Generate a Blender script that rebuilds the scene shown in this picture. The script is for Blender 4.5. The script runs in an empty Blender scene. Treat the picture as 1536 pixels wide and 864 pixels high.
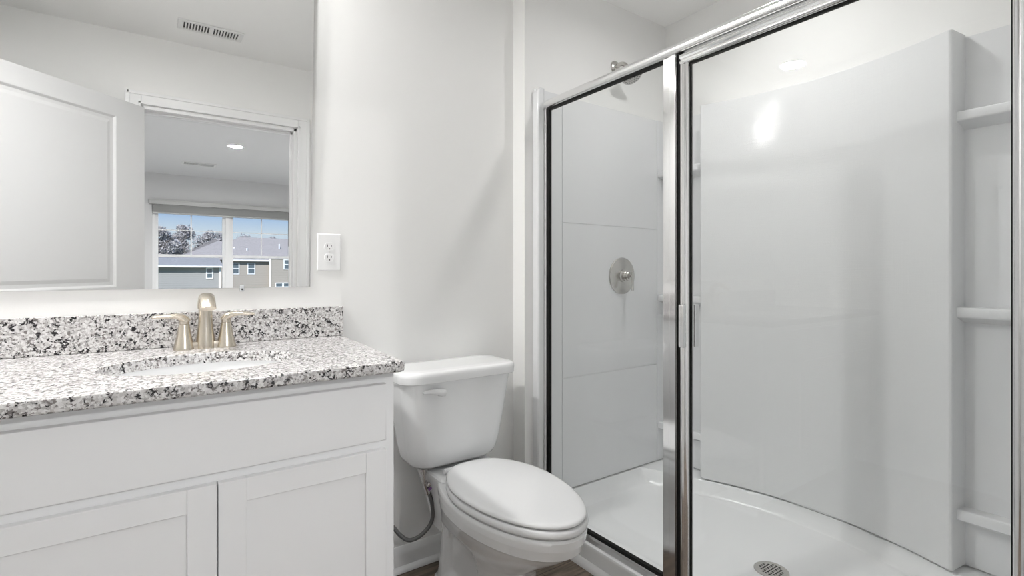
import bpy, bmesh, math, random
from mathutils import Vector, Matrix

sc = bpy.context.scene
COL = sc.collection
random.seed(7)
PI = math.pi

# ------------------------------------------------------------------ camera
cam_data = bpy.data.cameras.new('camera')
cam_data.sensor_width = 36.0
cam_data.lens = 36.0 * 766.0 / 1536.0
cam_data.shift_y = -23.0 / 1536.0
cam_data.clip_start = 0.02
cam_data.clip_end = 500
cam = bpy.data.objects.new('camera', cam_data)
COL.objects.link(cam)
CAM_H = 1.13
cam.location = (0, 0, CAM_H)
cam.rotation_euler = (PI / 2, 0, math.radians(-35.3))
sc.camera = cam

# ------------------------------------------------------------------ world, sun, exposure
EXPOSURE = 0.51
SKY = 0.62
SUN = 4.2
LAMP_BATH = 415.0
LAMP_SINK = 70.0
LAMP_SHOWER = 150.0
LAMP_BED = 1750.0
vs = sc.view_settings
vs.view_transform = 'Standard'
vs.look = 'None'
vs.exposure = EXPOSURE
vs.gamma = 1.0
vs.use_curve_mapping = False

world = bpy.data.worlds.new('world')
sc.world = world
world.use_nodes = True
wn = world.node_tree
wn.nodes.clear()
wo = wn.nodes.new('ShaderNodeOutputWorld')
wb = wn.nodes.new('ShaderNodeBackground')
wr = wn.nodes.new('ShaderNodeValToRGB')
wt = wn.nodes.new('ShaderNodeTexCoord')
wx = wn.nodes.new('ShaderNodeSeparateXYZ')
wn.links.new(wt.outputs['Generated'], wx.inputs[0])
wn.links.new(wx.outputs['Z'], wr.inputs[0])
wn.links.new(wr.outputs[0], wb.inputs[0])
wn.links.new(wb.outputs[0], wo.inputs[0])
wb.inputs[1].default_value = SKY
cr = wr.color_ramp
cr.elements[0].position = 0.0
cr.elements[0].color = (0.80, 0.90, 0.98, 1)
cr.elements[1].position = 0.5
cr.elements[1].color = (0.12, 0.32, 0.80, 1)
e = cr.elements.new(0.05)
e.color = (0.74, 0.87, 0.99, 1)
e = cr.elements.new(0.11)
e.color = (0.19, 0.47, 0.95, 1)

sun_d = bpy.data.lights.new('sun', 'SUN')
sun_d.energy = SUN
sun_d.angle = math.radians(1.0)
sun = bpy.data.objects.new('sun', sun_d)
COL.objects.link(sun)
sun.location = (0, 0, 30)
sun.rotation_euler = (math.radians(-52), 0, math.radians(28))   # from high behind the building, towards the far houses
try:
    sc.cycles.max_bounces = 14
    sc.cycles.diffuse_bounces = 7
    sc.cycles.glossy_bounces = 6
    sc.cycles.transparent_max_bounces = 24
    sc.cycles.transmission_bounces = 8
    sc.cycles.caustics_reflective = True
    sc.cycles.sample_clamp_indirect = 6.0
except Exception:
    pass


# ------------------------------------------------------------------ materials
def new_mat(name):
    m = bpy.data.materials.new(name)
    m.use_nodes = True
    nt = m.node_tree
    return m, nt, nt.nodes['Principled BSDF']


def sset(b, **kw):
    for k, v in kw.items():
        k = k.replace('_', ' ')
        if k in b.inputs:
            b.inputs[k].default_value = v


def simple(name, col, rough=0.5, metal=0.0, spec=0.5, coat=0.0, bump=0.0, bscale=200.0):
    m, nt, b = new_mat(name)
    sset(b, Roughness=rough, Metallic=metal)
    b.inputs['Base Color'].default_value = (*col, 1)
    b.inputs['Specular IOR Level'].default_value = spec
    if coat:
        b.inputs['Coat Weight'].default_value = coat
        b.inputs['Coat Roughness'].default_value = 0.05
    tc = nt.nodes.new('ShaderNodeTexCoord')
    nz = nt.nodes.new('ShaderNodeTexNoise')
    nz.inputs['Scale'].default_value = bscale
    nz.inputs['Detail'].default_value = 3
    nt.links.new(tc.outputs['Object'], nz.inputs['Vector'])
    if bump:
        bp = nt.nodes.new('ShaderNodeBump')
        bp.inputs['Strength'].default_value = bump
        bp.inputs['Distance'].default_value = 0.001
        nt.links.new(nz.outputs['Fac'], bp.inputs['Height'])
        nt.links.new(bp.outputs[0], b.inputs['Normal'])
    return m


M = {}
M['wall'] = simple('wall_paint', (0.835, 0.832, 0.820), 0.62, spec=0.25, bump=0.12, bscale=260)
M['ceiling'] = simple('ceiling_paint', (0.90, 0.897, 0.885), 0.8, spec=0.2, bump=0.15, bscale=180)
M['trim'] = simple('trim_gloss_white', (0.83, 0.83, 0.83), 0.35)
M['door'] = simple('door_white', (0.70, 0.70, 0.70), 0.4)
M['cab'] = simple('cabinet_white', (0.87, 0.873, 0.88), 0.38)
M['porcelain'] = simple('porcelain', (0.86, 0.865, 0.87), 0.08, coat=0.4)
M['seat'] = simple('seat_plastic', (0.79, 0.793, 0.798), 0.16)
M['plastic'] = simple('white_plastic', (0.82, 0.82, 0.82), 0.3)
M['acrylic'] = simple('acrylic_gloss', (0.77, 0.775, 0.785), 0.10, coat=0.3)
M['pan'] = simple('pan_acrylic', (0.88, 0.885, 0.89), 0.22)
M['chrome'] = simple('polished_chrome', (0.86, 0.86, 0.86), 0.10, metal=1.0)
M['chrome_satin'] = simple('bright_aluminium', (0.88, 0.88, 0.88), 0.22, metal=1.0)
M['black'] = simple('black_gasket', (0.010, 0.010, 0.009), 0.6, spec=0.15)
M['slot'] = simple('dark_slot', (0.02, 0.02, 0.02), 0.6)
M['ventdark'] = simple('vent_inside', (0.10, 0.10, 0.10), 0.7)
M['vent'] = simple('vent_enamel', (0.78, 0.78, 0.77), 0.4)
M['hose'] = simple('braided_hose', (0.16, 0.16, 0.16), 0.42, metal=0.4, bump=0.8, bscale=900)
M['brass'] = simple('plated_fitting', (0.62, 0.60, 0.60), 0.25, metal=1.0)
M['purple'] = simple('purple_tag', (0.22, 0.10, 0.30), 0.5)
M['blind'] = simple('blind_vinyl', (0.50, 0.50, 0.49), 0.5)
M['vinyl'] = simple('window_vinyl', (0.84, 0.84, 0.84), 0.35)
M['bedwall'] = simple('bedroom_wall_dimmed', (0.66, 0.66, 0.66), 0.65, spec=0.25, bump=0.1)  # the bedroom's lower light is put into this grey
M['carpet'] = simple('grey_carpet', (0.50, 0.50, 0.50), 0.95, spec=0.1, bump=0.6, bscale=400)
M['bedceil'] = simple('bedroom_ceiling_dimmed', (0.70, 0.70, 0.70), 0.8, spec=0.2, bump=0.15, bscale=180)  # darker copy of the ceiling paint, dim bedroom light put into the colour
M['clip'] = simple('clear_clip', (0.62, 0.63, 0.66), 0.15, spec=0.8)


def nickel(name, col, rough):
    m, nt, b = new_mat(name)
    b.inputs['Base Color'].default_value = (*col, 1)
    sset(b, Metallic=1.0, Roughness=rough)
    tc = nt.nodes.new('ShaderNodeTexCoord')
    mp = nt.nodes.new('ShaderNodeMapping')
    mp.inputs['Scale'].default_value = (900, 900, 60)
    nz = nt.nodes.new('ShaderNodeTexNoise')
    nz.inputs['Scale'].default_value = 1.0
    bp = nt.nodes.new('ShaderNodeBump')
    bp.inputs['Strength'].default_value = 0.06
    bp.inputs['Distance'].default_value = 0.0005
    nt.links.new(tc.outputs['Object'], mp.inputs[0])
    nt.links.new(mp.outputs[0], nz.inputs['Vector'])
    nt.links.new(nz.outputs['Fac'], bp.inputs['Height'])
    nt.links.new(bp.outputs[0], b.inputs['Normal'])
    return m


M['nickel'] = nickel('brushed_nickel_warm', (0.66, 0.60, 0.51), 0.27)
M['nickel2'] = nickel('brushed_nickel', (0.60, 0.585, 0.56), 0.24)


def granite():
    m, nt, b = new_mat('speckled_granite')
    L = nt.links
    tc = nt.nodes.new('ShaderNodeTexCoord')

    def noise(scale, detail, rough=0.6, dist=0.0):
        n = nt.nodes.new('ShaderNodeTexNoise')
        n.inputs['Scale'].default_value = scale
        n.inputs['Detail'].default_value = detail
        n.inputs['Roughness'].default_value = rough
        n.inputs['Distortion'].default_value = dist
        L.new(tc.outputs['Object'], n.inputs['Vector'])
        return n

    def ramp(src, pts):
        r = nt.nodes.new('ShaderNodeValToRGB')
        c = r.color_ramp
        c.elements[0].position, c.elements[0].color = pts[0][0], (*pts[0][1], 1)
        c.elements[1].position, c.elements[1].color = pts[-1][0], (*pts[-1][1], 1)
        for p, q in pts[1:-1]:
            el = c.elements.new(p)
            el.color = (*q, 1)
        L.new(src, r.inputs[0])
        return r

    def mix(fac, a, bb):
        x = nt.nodes.new('ShaderNodeMix')
        x.data_type = 'RGBA'
        L.new(fac, x.inputs[0])
        L.new(a, x.inputs[6])
        L.new(bb, x.inputs[7])
        return x.outputs[2]

    def const(c):
        n = nt.nodes.new('ShaderNodeRGB')
        n.outputs[0].default_value = (*c, 1)
        return n.outputs[0]

    # crystal patches: white, pale grey, mid grey
    v = nt.nodes.new('ShaderNodeTexVoronoi')
    v.inputs['Scale'].default_value = 195
    L.new(tc.outputs['Object'], v.inputs['Vector'])
    sep = nt.nodes.new('ShaderNodeSeparateColor')
    L.new(v.outputs['Color'], sep.inputs[0])
    base = ramp(sep.outputs[0], [(0.0, (0.40, 0.385, 0.38)), (0.30, (0.56, 0.54, 0.535)),
                                 (0.55, (0.69, 0.675, 0.67)), (1.0, (0.80, 0.79, 0.785))])
    n1 = noise(98, 3)
    g = ramp(n1.outputs['Fac'], [(0.49, (0, 0, 0)), (0.59, (1, 1, 1))])
    v3 = nt.nodes.new('ShaderNodeTexVoronoi')
    v3.inputs['Scale'].default_value = 220
    L.new(tc.outputs['Object'], v3.inputs['Vector'])
    sep3 = nt.nodes.new('ShaderNodeSeparateColor')
    L.new(v3.outputs['Color'], sep3.inputs[0])
    pick = ramp(sep3.outputs[1], [(0.48, (0, 0, 0)), (0.52, (1, 1, 1))])
    mm = nt.nodes.new('ShaderNodeMath')
    mm.operation = 'MULTIPLY'
    L.new(g.outputs[0], mm.inputs[0])
    L.new(pick.outputs[0], mm.inputs[1])
    c1 = mix(mm.outputs[0], base.outputs[0], const((0.20, 0.18, 0.175)))
    # black mica clusters
    n2 = noise(78, 4, 0.65, 0.5)
    g2 = ramp(n2.outputs['Fac'], [(0.525, (0, 0, 0)), (0.575, (1, 1, 1))])
    v2 = nt.nodes.new('ShaderNodeTexVoronoi')
    v2.inputs['Scale'].default_value = 195
    L.new(tc.outputs['Object'], v2.inputs['Vector'])
    sep2 = nt.nodes.new('ShaderNodeSeparateColor')
    L.new(v2.outputs['Color'], sep2.inputs[0])
    pick2 = ramp(sep2.outputs[2], [(0.40, (0, 0, 0)), (0.44, (1, 1, 1))])
    m2 = nt.nodes.new('ShaderNodeMath')
    m2.operation = 'MULTIPLY'
    L.new(g2.outputs[0], m2.inputs[0])
    L.new(pick2.outputs[0], m2.inputs[1])
    c2 = mix(m2.outputs[0], c1, const((0.022, 0.02, 0.022)))
    L.new(c2, b.inputs['Base Color'])
    sset(b, Roughness=0.14)
    return m


M['granite'] = granite()


def weave():
    m, nt, b = new_mat('linen_textured_acrylic')
    L = nt.links
    b.inputs['Base Color'].default_value = (0.74, 0.745, 0.75, 1)
    sset(b, Roughness=0.06)
    b.inputs["Specular IOR Level"].default_value = 0.2
    tc = nt.nodes.new('ShaderNodeTexCoord')

    def band(scale):
        mp = nt.nodes.new('ShaderNodeMapping')
        mp.inputs['Scale'].default_value = scale
        n = nt.nodes.new('ShaderNodeTexNoise')
        n.inputs['Scale'].default_value = 1
        n.inputs['Detail'].default_value = 2
        L.new(tc.outputs['Object'], mp.inputs[0])
        L.new(mp.outputs[0], n.inputs['Vector'])
        return n.outputs['Fac']
    a = nt.nodes.new('ShaderNodeMath')
    a.operation = 'ADD'
    L.new(band((14, 14, 170)), a.inputs[0])
    L.new(band((150, 150, 10)), a.inputs[1])
    bp = nt.nodes.new('ShaderNodeBump')
    bp.inputs['Strength'].default_value = 0.22
    bp.inputs['Distance'].default_value = 0.0012
    L.new(a.outputs[0], bp.inputs['Height'])
    L.new(bp.outputs[0], b.inputs['Normal'])
    return m


M['weave'] = weave()


def planks():
    m, nt, b = new_mat('brown_wood_plank')
    L = nt.links
    tc = nt.nodes.new('ShaderNodeTexCoord')
    br = nt.nodes.new('ShaderNodeTexBrick')
    br.inputs['Scale'].default_value = 1.0
    br.inputs['Brick Width'].default_value = 1.2
    br.inputs['Row Height'].default_value = 0.15
    br.inputs['Mortar Size'].default_value = 0.002
    br.inputs['Color1'].default_value = (0.8, 0.8, 0.8, 1)
    br.inputs['Color2'].default_value = (1.15, 1.15, 1.15, 1)
    br.inputs['Mortar'].default_value = (0.35, 0.35, 0.35, 1)
    L.new(tc.outputs['Object'], br.inputs['Vector'])
    mp = nt.nodes.new('ShaderNodeMapping')
    mp.inputs['Scale'].default_value = (2.5, 22, 1)
    nz = nt.nodes.new('ShaderNodeTexNoise')
    nz.inputs['Scale'].default_value = 2.2
    nz.inputs['Detail'].default_value = 6
    nz.inputs['Distortion'].default_value = 0.6
    L.new(tc.outputs['Object'], mp.inputs[0])
    L.new(mp.outputs[0], nz.inputs['Vector'])
    r = nt.nodes.new('ShaderNodeValToRGB')
    r.color_ramp.elements[0].position = 0.32
    r.color_ramp.elements[0].color = (0.072, 0.052, 0.037, 1)
    r.color_ramp.elements[1].position = 0.7
    r.color_ramp.elements[1].color = (0.29, 0.225, 0.17, 1)
    L.new(nz.outputs['Fac'], r.inputs[0])
    mx = nt.nodes.new('ShaderNodeMix')
    mx.data_type = 'RGBA'
    mx.blend_type = 'MULTIPLY'
    mx.inputs[0].default_value = 1.0
    L.new(r.outputs[0], mx.inputs[6])
    L.new(br.outputs['Color'], mx.inputs[7])
    L.new(mx.outputs[2], b.inputs['Base Color'])
    sset(b, Roughness=0.4)
    return m


M['planks'] = planks()


def thin_glass(name, ior, tint):
    m = bpy.data.materials.new(name)
    m.use_nodes = True
    nt = m.node_tree
    nt.nodes.clear()
    out = nt.nodes.new('ShaderNodeOutputMaterial')
    mx = nt.nodes.new('ShaderNodeMixShader')
    tr = nt.nodes.new('ShaderNodeBsdfTransparent')
    gl = nt.nodes.new('ShaderNodeBsdfGlossy')
    lw = nt.nodes.new('ShaderNodeLayerWeight')
    lw.inputs['Blend'].default_value = 0.5
    pw = nt.nodes.new('ShaderNodeMath')
    pw.operation = 'POWER'
    pw.inputs[1].default_value = 5.0
    fr = nt.nodes.new('ShaderNodeMath')
    fr.operation = 'MULTIPLY_ADD'
    r0 = ((ior - 1) / (ior + 1)) ** 2
    fr.inputs[1].default_value = 1 - r0
    fr.inputs[2].default_value = r0
    nt.links.new(lw.outputs['Facing'], pw.inputs[0])
    nt.links.new(pw.outputs[0], fr.inputs[0])
    tr.inputs[0].default_value = (*tint, 1)
    gl.inputs['Roughness'].default_value = 0.0
    nt.links.new(fr.outputs[0], mx.inputs[0])
    nt.links.new(tr.outputs[0], mx.inputs[1])
    nt.links.new(gl.outputs[0], mx.inputs[2])
    nt.links.new(mx.outputs[0], out.inputs[0])
    return m


M['glass'] = thin_glass('clear_glass', 1.45, (0.985, 0.99, 0.987))
M['winglass'] = thin_glass('window_glass', 1.35, (0.97, 0.98, 0.985))
mm, nt, b = new_mat('mirror_silver')
b.inputs['Base Color'].default_value = (0.93, 0.935, 0.935, 1)
sset(b, Metallic=1.0, Roughness=0.0)
M['mirror'] = mm


def emit(name, col, s):
    m = bpy.data.materials.new(name)
    m.use_nodes = True
    nt = m.node_tree
    nt.nodes.clear()
    o = nt.nodes.new('ShaderNodeOutputMaterial')
    e_ = nt.nodes.new('ShaderNodeEmission')
    e_.inputs[0].default_value = (*col, 1)
    e_.inputs[1].default_value = s
    nt.links.new(e_.outputs[0], o.inputs[0])
    return m


def striped(name, c1, c2, period, axis='Z', rough=0.7, vary=0.0, nscale=3.0):
    m, nt, b = new_mat(name)
    L = nt.links
    tc = nt.nodes.new('ShaderNodeTexCoord')
    sx = nt.nodes.new('ShaderNodeSeparateXYZ')
    L.new(tc.outputs['Object'], sx.inputs[0])
    d = nt.nodes.new('ShaderNodeMath')
    d.operation = 'DIVIDE'
    d.inputs[1].default_value = period
    L.new(sx.outputs[axis], d.inputs[0])
    f = nt.nodes.new('ShaderNodeMath')
    f.operation = 'FRACT'
    L.new(d.outputs[0], f.inputs[0])
    r = nt.nodes.new('ShaderNodeValToRGB')
    r.color_ramp.elements[0].position = 0.80
    r.color_ramp.elements[0].color = (*c1, 1)
    r.color_ramp.elements[1].position = 0.95
    r.color_ramp.elements[1].color = (*c2, 1)
    L.new(f.outputs[0], r.inputs[0])
    nz = nt.nodes.new('ShaderNodeTexNoise')
    nz.inputs['Scale'].default_value = nscale
    nz.inputs['Detail'].default_value = 5
    L.new(tc.outputs['Object'], nz.inputs['Vector'])
    rr = nt.nodes.new('ShaderNodeValToRGB')
    rr.color_ramp.elements[0].color = (1 - vary, 1 - vary, 1 - vary, 1)
    rr.color_ramp.elements[1].color = (1 + vary, 1 + vary, 1 + vary, 1)
    L.new(nz.outputs['Fac'], rr.inputs[0])
    mx = nt.nodes.new('ShaderNodeMix')
    mx.data_type = 'RGBA'
    mx.blend_type = 'MULTIPLY'
    mx.inputs[0].default_value = 1.0
    L.new(r.outputs[0], mx.inputs[6])
    L.new(rr.outputs[0], mx.inputs[7])
    L.new(mx.outputs[2], b.inputs['Base Color'])
    b.inputs['Specular IOR Level'].default_value = 0.08
    sset(b, Roughness=rough)
    return m


M['siding'] = striped('lap_siding', (0.385, 0.345, 0.30), (0.32, 0.285, 0.248), 0.19)
M['siding_blue'] = striped('grey_lap_siding', (0.355, 0.345, 0.33), (0.295, 0.285, 0.275), 0.19)
M['shingle'] = striped('roof_shingle', (0.37, 0.332, 0.305), (0.325, 0.29, 0.268), 0.16, vary=0.35, nscale=6)
M['shingle_grey'] = striped('grey_roof_shingle', (0.335, 0.32, 0.305), (0.295, 0.283, 0.27), 0.16, vary=0.3, nscale=6)
M['bark'] = simple('bark', (0.17, 0.14, 0.12), 0.9)
M['grass'] = simple('lawn', (0.16, 0.19, 0.10), 0.95)
M['housewhite'] = simple('house_trim_white', (0.82, 0.82, 0.82), 0.5)
M['houseglass'] = simple('house_window_glass', (0.10, 0.13, 0.15), 0.08)


def leafmat(name, c1, c2):
    m, nt, b = new_mat(name)
    tc = nt.nodes.new('ShaderNodeTexCoord')
    nz = nt.nodes.new('ShaderNodeTexNoise')
    nz.inputs['Scale'].default_value = 1.3
    nz.inputs['Detail'].default_value = 5
    r = nt.nodes.new('ShaderNodeValToRGB')
    r.color_ramp.elements[0].position = 0.35
    r.color_ramp.elements[0].color = (*c1, 1)
    r.color_ramp.elements[1].position = 0.65
    r.color_ramp.elements[1].color = (*c2, 1)
    nt.links.new(tc.outputs['Object'], nz.inputs['Vector'])
    nt.links.new(nz.outputs['Fac'], r.inputs[0])
    nt.links.new(r.outputs[0], b.inputs['Base Color'])
    sset(b, Roughness=0.8)
    return m


M['leaf'] = leafmat('grey_twigs', (0.27, 0.25, 0.25), (0.55, 0.52, 0.51))


# ------------------------------------------------------------------ mesh helpers
class MB:
    def __init__(self):
        self.bm = bmesh.new()

    def _merge(self, tmp, mat=None):
        if mat is not None:
            bmesh.ops.transform(tmp, matrix=mat, verts=tmp.verts)
        me = bpy.data.meshes.new('tmp')
        tmp.to_mesh(me)
        tmp.free()
        self.bm.from_mesh(me)
        bpy.data.meshes.remove(me)

    def box(self, x0, x1, y0, y1, z0, z1, bev=0.0, seg=2, mat=None):
        t = bmesh.new()
        bmesh.ops.create_cube(t, size=1.0)
        bmesh.ops.scale(t, vec=(x1 - x0, y1 - y0, z1 - z0), verts=t.verts)
        bmesh.ops.translate(t, vec=((x0 + x1) / 2, (y0 + y1) / 2, (z0 + z1) / 2), verts=t.verts)
        if bev:
            bmesh.ops.bevel(t, geom=t.edges[:], offset=bev, segments=seg, profile=0.5, affect='EDGES')
        self._merge(t, mat)
        return self

    def loft(self, rings, cap0=True, cap1=True, mat=None):
        t = bmesh.new()
        vr = [[t.verts.new(p) for p in r] for r in rings]
        n = len(vr[0])
        for a, b_ in zip(vr[:-1], vr[1:]):
            for i in range(n):
                j = (i + 1) % n
                t.faces.new((a[i], a[j], b_[j], b_[i]))
        if cap0:
            t.faces.new(list(reversed(vr[0])))
        if cap1:
            t.faces.new(vr[-1])
        bmesh.ops.recalc_face_normals(t, faces=t.faces)
        self._merge(t, mat)
        return self

    def tube(self, path, r, n=16, caps=True, mat=None):
        pts = [Vector(p) for p in path]
        rs = r if isinstance(r, (list, tuple)) else [r] * len(pts)
        rings = []
        up = None
        for i, p in enumerate(pts):
            d = (pts[min(i + 1, len(pts) - 1)] - pts[max(i - 1, 0)]).normalized()
            if up is None:
                up = Vector((0, 0, 1)) if abs(d.z) < 0.9 else Vector((1, 0, 0))
            s = d.cross(up)
            if s.length < 1e-5:
                s = d.cross(Vector((0, 1, 0)))
            s.normalize()
            up = s.cross(d).normalized()
            rings.append([p + (s * math.cos(2 * PI * k / n) + up * math.sin(2 * PI * k / n)) * rs[i] for k in range(n)])
        return self.loft(rings, caps, caps, mat)

    def lathe(self, prof, center, axis='Z', n=32, cap0=True, cap1=True, mat=None):
        """prof: list of (radius, distance along axis)"""
        c = Vector(center)
        if isinstance(axis, str):
            a = Vector({'X': (1, 0, 0), 'Y': (0, 1, 0), 'Z': (0, 0, 1)}[axis])
        else:
            a = Vector(axis).normalized()
        u = a.orthogonal().normalized()
        w = a.cross(u)
        rings = [[c + a * h + (u * math.cos(2 * PI * k / n) + w * math.sin(2 * PI * k / n)) * max(r, 1e-5) for k in range(n)]
                 for r, h in prof]
        return self.loft(rings, cap0, cap1, mat)

    def quad(self, *p):
        vs_ = [self.bm.verts.new(q) for q in p]
        self.bm.faces.new(vs_)
        return self

    def prism(self, poly, axis, a0, a1, mat=None):
        """poly: 2-D points; axis X -> (y,z), Y -> (x,z), Z -> (x,y)"""
        def pt(p, a):
            return {'X': (a, p[0], p[1]), 'Y': (p[0], a, p[1]), 'Z': (p[0], p[1], a)}[axis]
        return self.loft([[pt(p, a0) for p in poly], [pt(p, a1) for p in poly]], mat=mat)

    def build(self, name, mat, parent=None, smooth=35, recalc=True):
        bm = self.bm
        if recalc:
            bmesh.ops.recalc_face_normals(bm, faces=bm.faces)
        me = bpy.data.meshes.new(name)
        bm.to_mesh(me)
        bm.free()
        if smooth:
            for p in me.polygons:
                p.use_smooth = True
            me.set_sharp_from_angle(angle=math.radians(smooth))
        me.materials.append(mat)
        o = bpy.data.objects.new(name, me)
        COL.objects.link(o)
        if smooth:
            wn_ = o.modifiers.new('weighted_normal', 'WEIGHTED_NORMAL')
            wn_.keep_sharp = True
            wn_.weight = 90
        if parent is not None:
            par(o, parent)
        return o


ROOT = {}


def wloc(o):
    v = Vector((0, 0, 0))
    while o is not None:
        v = v + o.location
        o = o.parent
    return v


def par(o, parent):
    o.parent = parent
    o.location = -wloc(parent)


def thing(name, label, cat, loc=(0, 0, 0), group=None):
    o = bpy.data.objects.new(name, None)
    o.empty_display_size = 0.05
    COL.objects.link(o)
    o.location = loc
    o['label'] = label
    o['category'] = cat
    if group:
        o['group'] = group
    return o


def tag(o, label, cat, group=None):
    o['label'] = label
    o['category'] = cat
    if group:
        o['group'] = group
    return o


STRUCT_LABEL = {}


def struct(o, label, cat):
    o['kind'] = 'structure'
    o['label'] = label
    o['category'] = cat
    return o


def rrect(x0, x1, y0, y1, r, z, n=6):
    pts = []
    for cx, cy, a0 in ((x1 - r, y1 - r, 0), (x0 + r, y1 - r, 90), (x0 + r, y0 + r, 180), (x1 - r, y0 + r, 270)):
        for k in range(n + 1):
            a = math.radians(a0 + 90 * k / n)
            pts.append((cx + r * math.cos(a), cy + r * math.sin(a), z))
    return pts


def smooth_path(pts, m=8):
    P_ = [Vector(p) for p in pts]
    P_ = [P_[0] * 2 - P_[1]] + P_ + [P_[-1] * 2 - P_[-2]]
    out = []
    for i in range(1, len(P_) - 2):
        p0, p1, p2, p3 = P_[i - 1:i + 3]
        for k in range(m):
            t = k / m
            out.append(0.5 * ((2 * p1) + (-p0 + p2) * t + (2 * p0 - 5 * p1 + 4 * p2 - p3) * t * t + (-p0 + 3 * p1 - 3 * p2 + p3) * t ** 3))
    out.append(P_[-2])
    return out


# ------------------------------------------------------------------ main dimensions
YB = 1.835          # mirror wall
YF = 0.06           # door wall, bathroom side
YFB = -0.06         # door wall, bedroom side
XL = -0.705         # left wall
XR = 2.240          # wall behind the shower
XJ = 1.306          # where the shower alcove is furred out
YS = 1.751          # shower valve wall
YN = 0.215          # shower near end wall
ZC = 2.44
BX0, BX1, BY0 = -1.6, 3.0, -5.46    # bedroom
ZG = -2.9           # lawn outside, one storey down

# ------------------------------------------------------------------ room shell
T = 0.10
struct(MB().box(XL - T, XJ, YB, YB + T, 0, ZC).build('wall_back', M['wall'], smooth=0),
       'white painted wall behind the mirror and toilet', 'wall')
struct(MB().box(XJ, XR + T, YS, YB + T, 0, ZC).build('wall_shower_end', M['wall'], smooth=0),
       'white painted wall above the shower valve, stepped forward beside the toilet', 'wall')
struct(MB().box(XR, XR + T, YN, YS, 0, ZC).build('wall_right', M['wall'], smooth=0),
       'white painted wall above the long shower panel', 'wall')
struct(MB().box(XJ, XR + T, YFB, YN, 0, ZC).build('wall_shower_near', M['wall'], smooth=0),
       'white painted wall at the near end of the shower', 'wall')
struct(MB().box(XL - T, XL, YFB, YB, 0, ZC).build('wall_left', M['wall'], smooth=0),
       'white painted wall at the left end of the vanity', 'wall')
DX0, DX1, DH = -0.038, 0.790, 2.045       # door opening
w = MB()
w.box(BX0 - T, DX0, YFB, YF, 0, ZC)
w.box(DX1, XJ, YFB, YF, 0, ZC)
w.box(DX0, DX1, YFB, YF, DH, ZC)
w.box(XJ, BX1 + T, YFB - 0.001, YFB + 0.02, 0, ZC)
struct(w.build('wall_front', M['wall'], smooth=0), 'white painted wall with the doorway, seen in the mirror', 'wall')
struct(MB().box(BX0 - T, BX1 + T, BY0 - 0.15, YB + T, -0.1, 0).build('floor', M['planks'], smooth=0),
       'brown wood plank floor', 'floor')
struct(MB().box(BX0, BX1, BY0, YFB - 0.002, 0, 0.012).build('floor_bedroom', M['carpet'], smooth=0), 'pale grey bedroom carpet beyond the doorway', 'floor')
LSX, LSY, LSH = 1.72, 1.00, 0.060     # shower downlight and the half width of its cut-out
w = MB()
w.box(XL - T, LSX - LSH, YFB, YB + T, ZC, ZC + 0.12)
w.box(LSX + LSH, XR + T, YFB, YB + T, ZC, ZC + 0.12)
w.box(LSX - LSH, LSX + LSH, YFB, LSY - LSH, ZC, ZC + 0.12)
w.box(LSX - LSH, LSX + LSH, LSY + LSH, YB + T, ZC, ZC + 0.12)
struct(w.build('ceiling', M['ceiling'], smooth=0), 'flat white bathroom ceiling', 'ceiling')
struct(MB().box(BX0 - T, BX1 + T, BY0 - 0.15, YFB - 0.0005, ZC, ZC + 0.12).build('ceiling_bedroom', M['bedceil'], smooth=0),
       'flat white bedroom ceiling with dimmer light coloured in as grey, beyond the doorway, in the mirror', 'ceiling')
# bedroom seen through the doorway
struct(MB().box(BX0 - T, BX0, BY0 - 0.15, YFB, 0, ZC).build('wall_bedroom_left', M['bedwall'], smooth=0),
       'plain bedroom wall with dimness coloured in as grey, left of the window, in the mirror', 'wall')
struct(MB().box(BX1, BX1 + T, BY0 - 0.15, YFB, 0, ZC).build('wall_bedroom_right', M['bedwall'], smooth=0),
       'plain bedroom wall with dimness coloured in as grey, right of the window, behind the door frame', 'wall')
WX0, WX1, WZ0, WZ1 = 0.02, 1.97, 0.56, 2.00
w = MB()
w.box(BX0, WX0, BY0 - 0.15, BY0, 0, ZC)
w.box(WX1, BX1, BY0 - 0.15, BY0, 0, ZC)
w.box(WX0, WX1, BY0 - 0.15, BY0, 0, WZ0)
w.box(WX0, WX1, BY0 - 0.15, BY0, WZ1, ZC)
struct(w.build('wall_bedroom_far', M['bedwall'], smooth=0), 'bedroom wall around the window, dimness coloured in as grey', 'wall')


# ------------------------------------------------------------------ trims
def base_profile(t, h):
    return [(0, 0), (t, 0), (t, h - 0.028), (t * 0.75, h - 0.018), (t * 0.55, h - 0.006), (t * 0.3, h), (0, h)]


def shoe_profile(r):
    return [(0, 0)] + [(r * math.cos(a * PI / 10), r * math.sin(a * PI / 10)) for a in range(6)]


def run_y(prof, y, x0, x1):     # along X, profile pointing to -Y from a wall at y
    return [[(x0, y - p[0], p[1]) for p in prof], [(x1, y - p[0], p[1]) for p in prof]]


def run_x(prof, x, y0, y1, s=-1):    # along Y, profile pointing to s*X from a wall at x
    return [[(x + s * p[0], y0, p[1]) for p in prof], [(x + s * p[0], y1, p[1]) for p in prof]]


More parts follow.
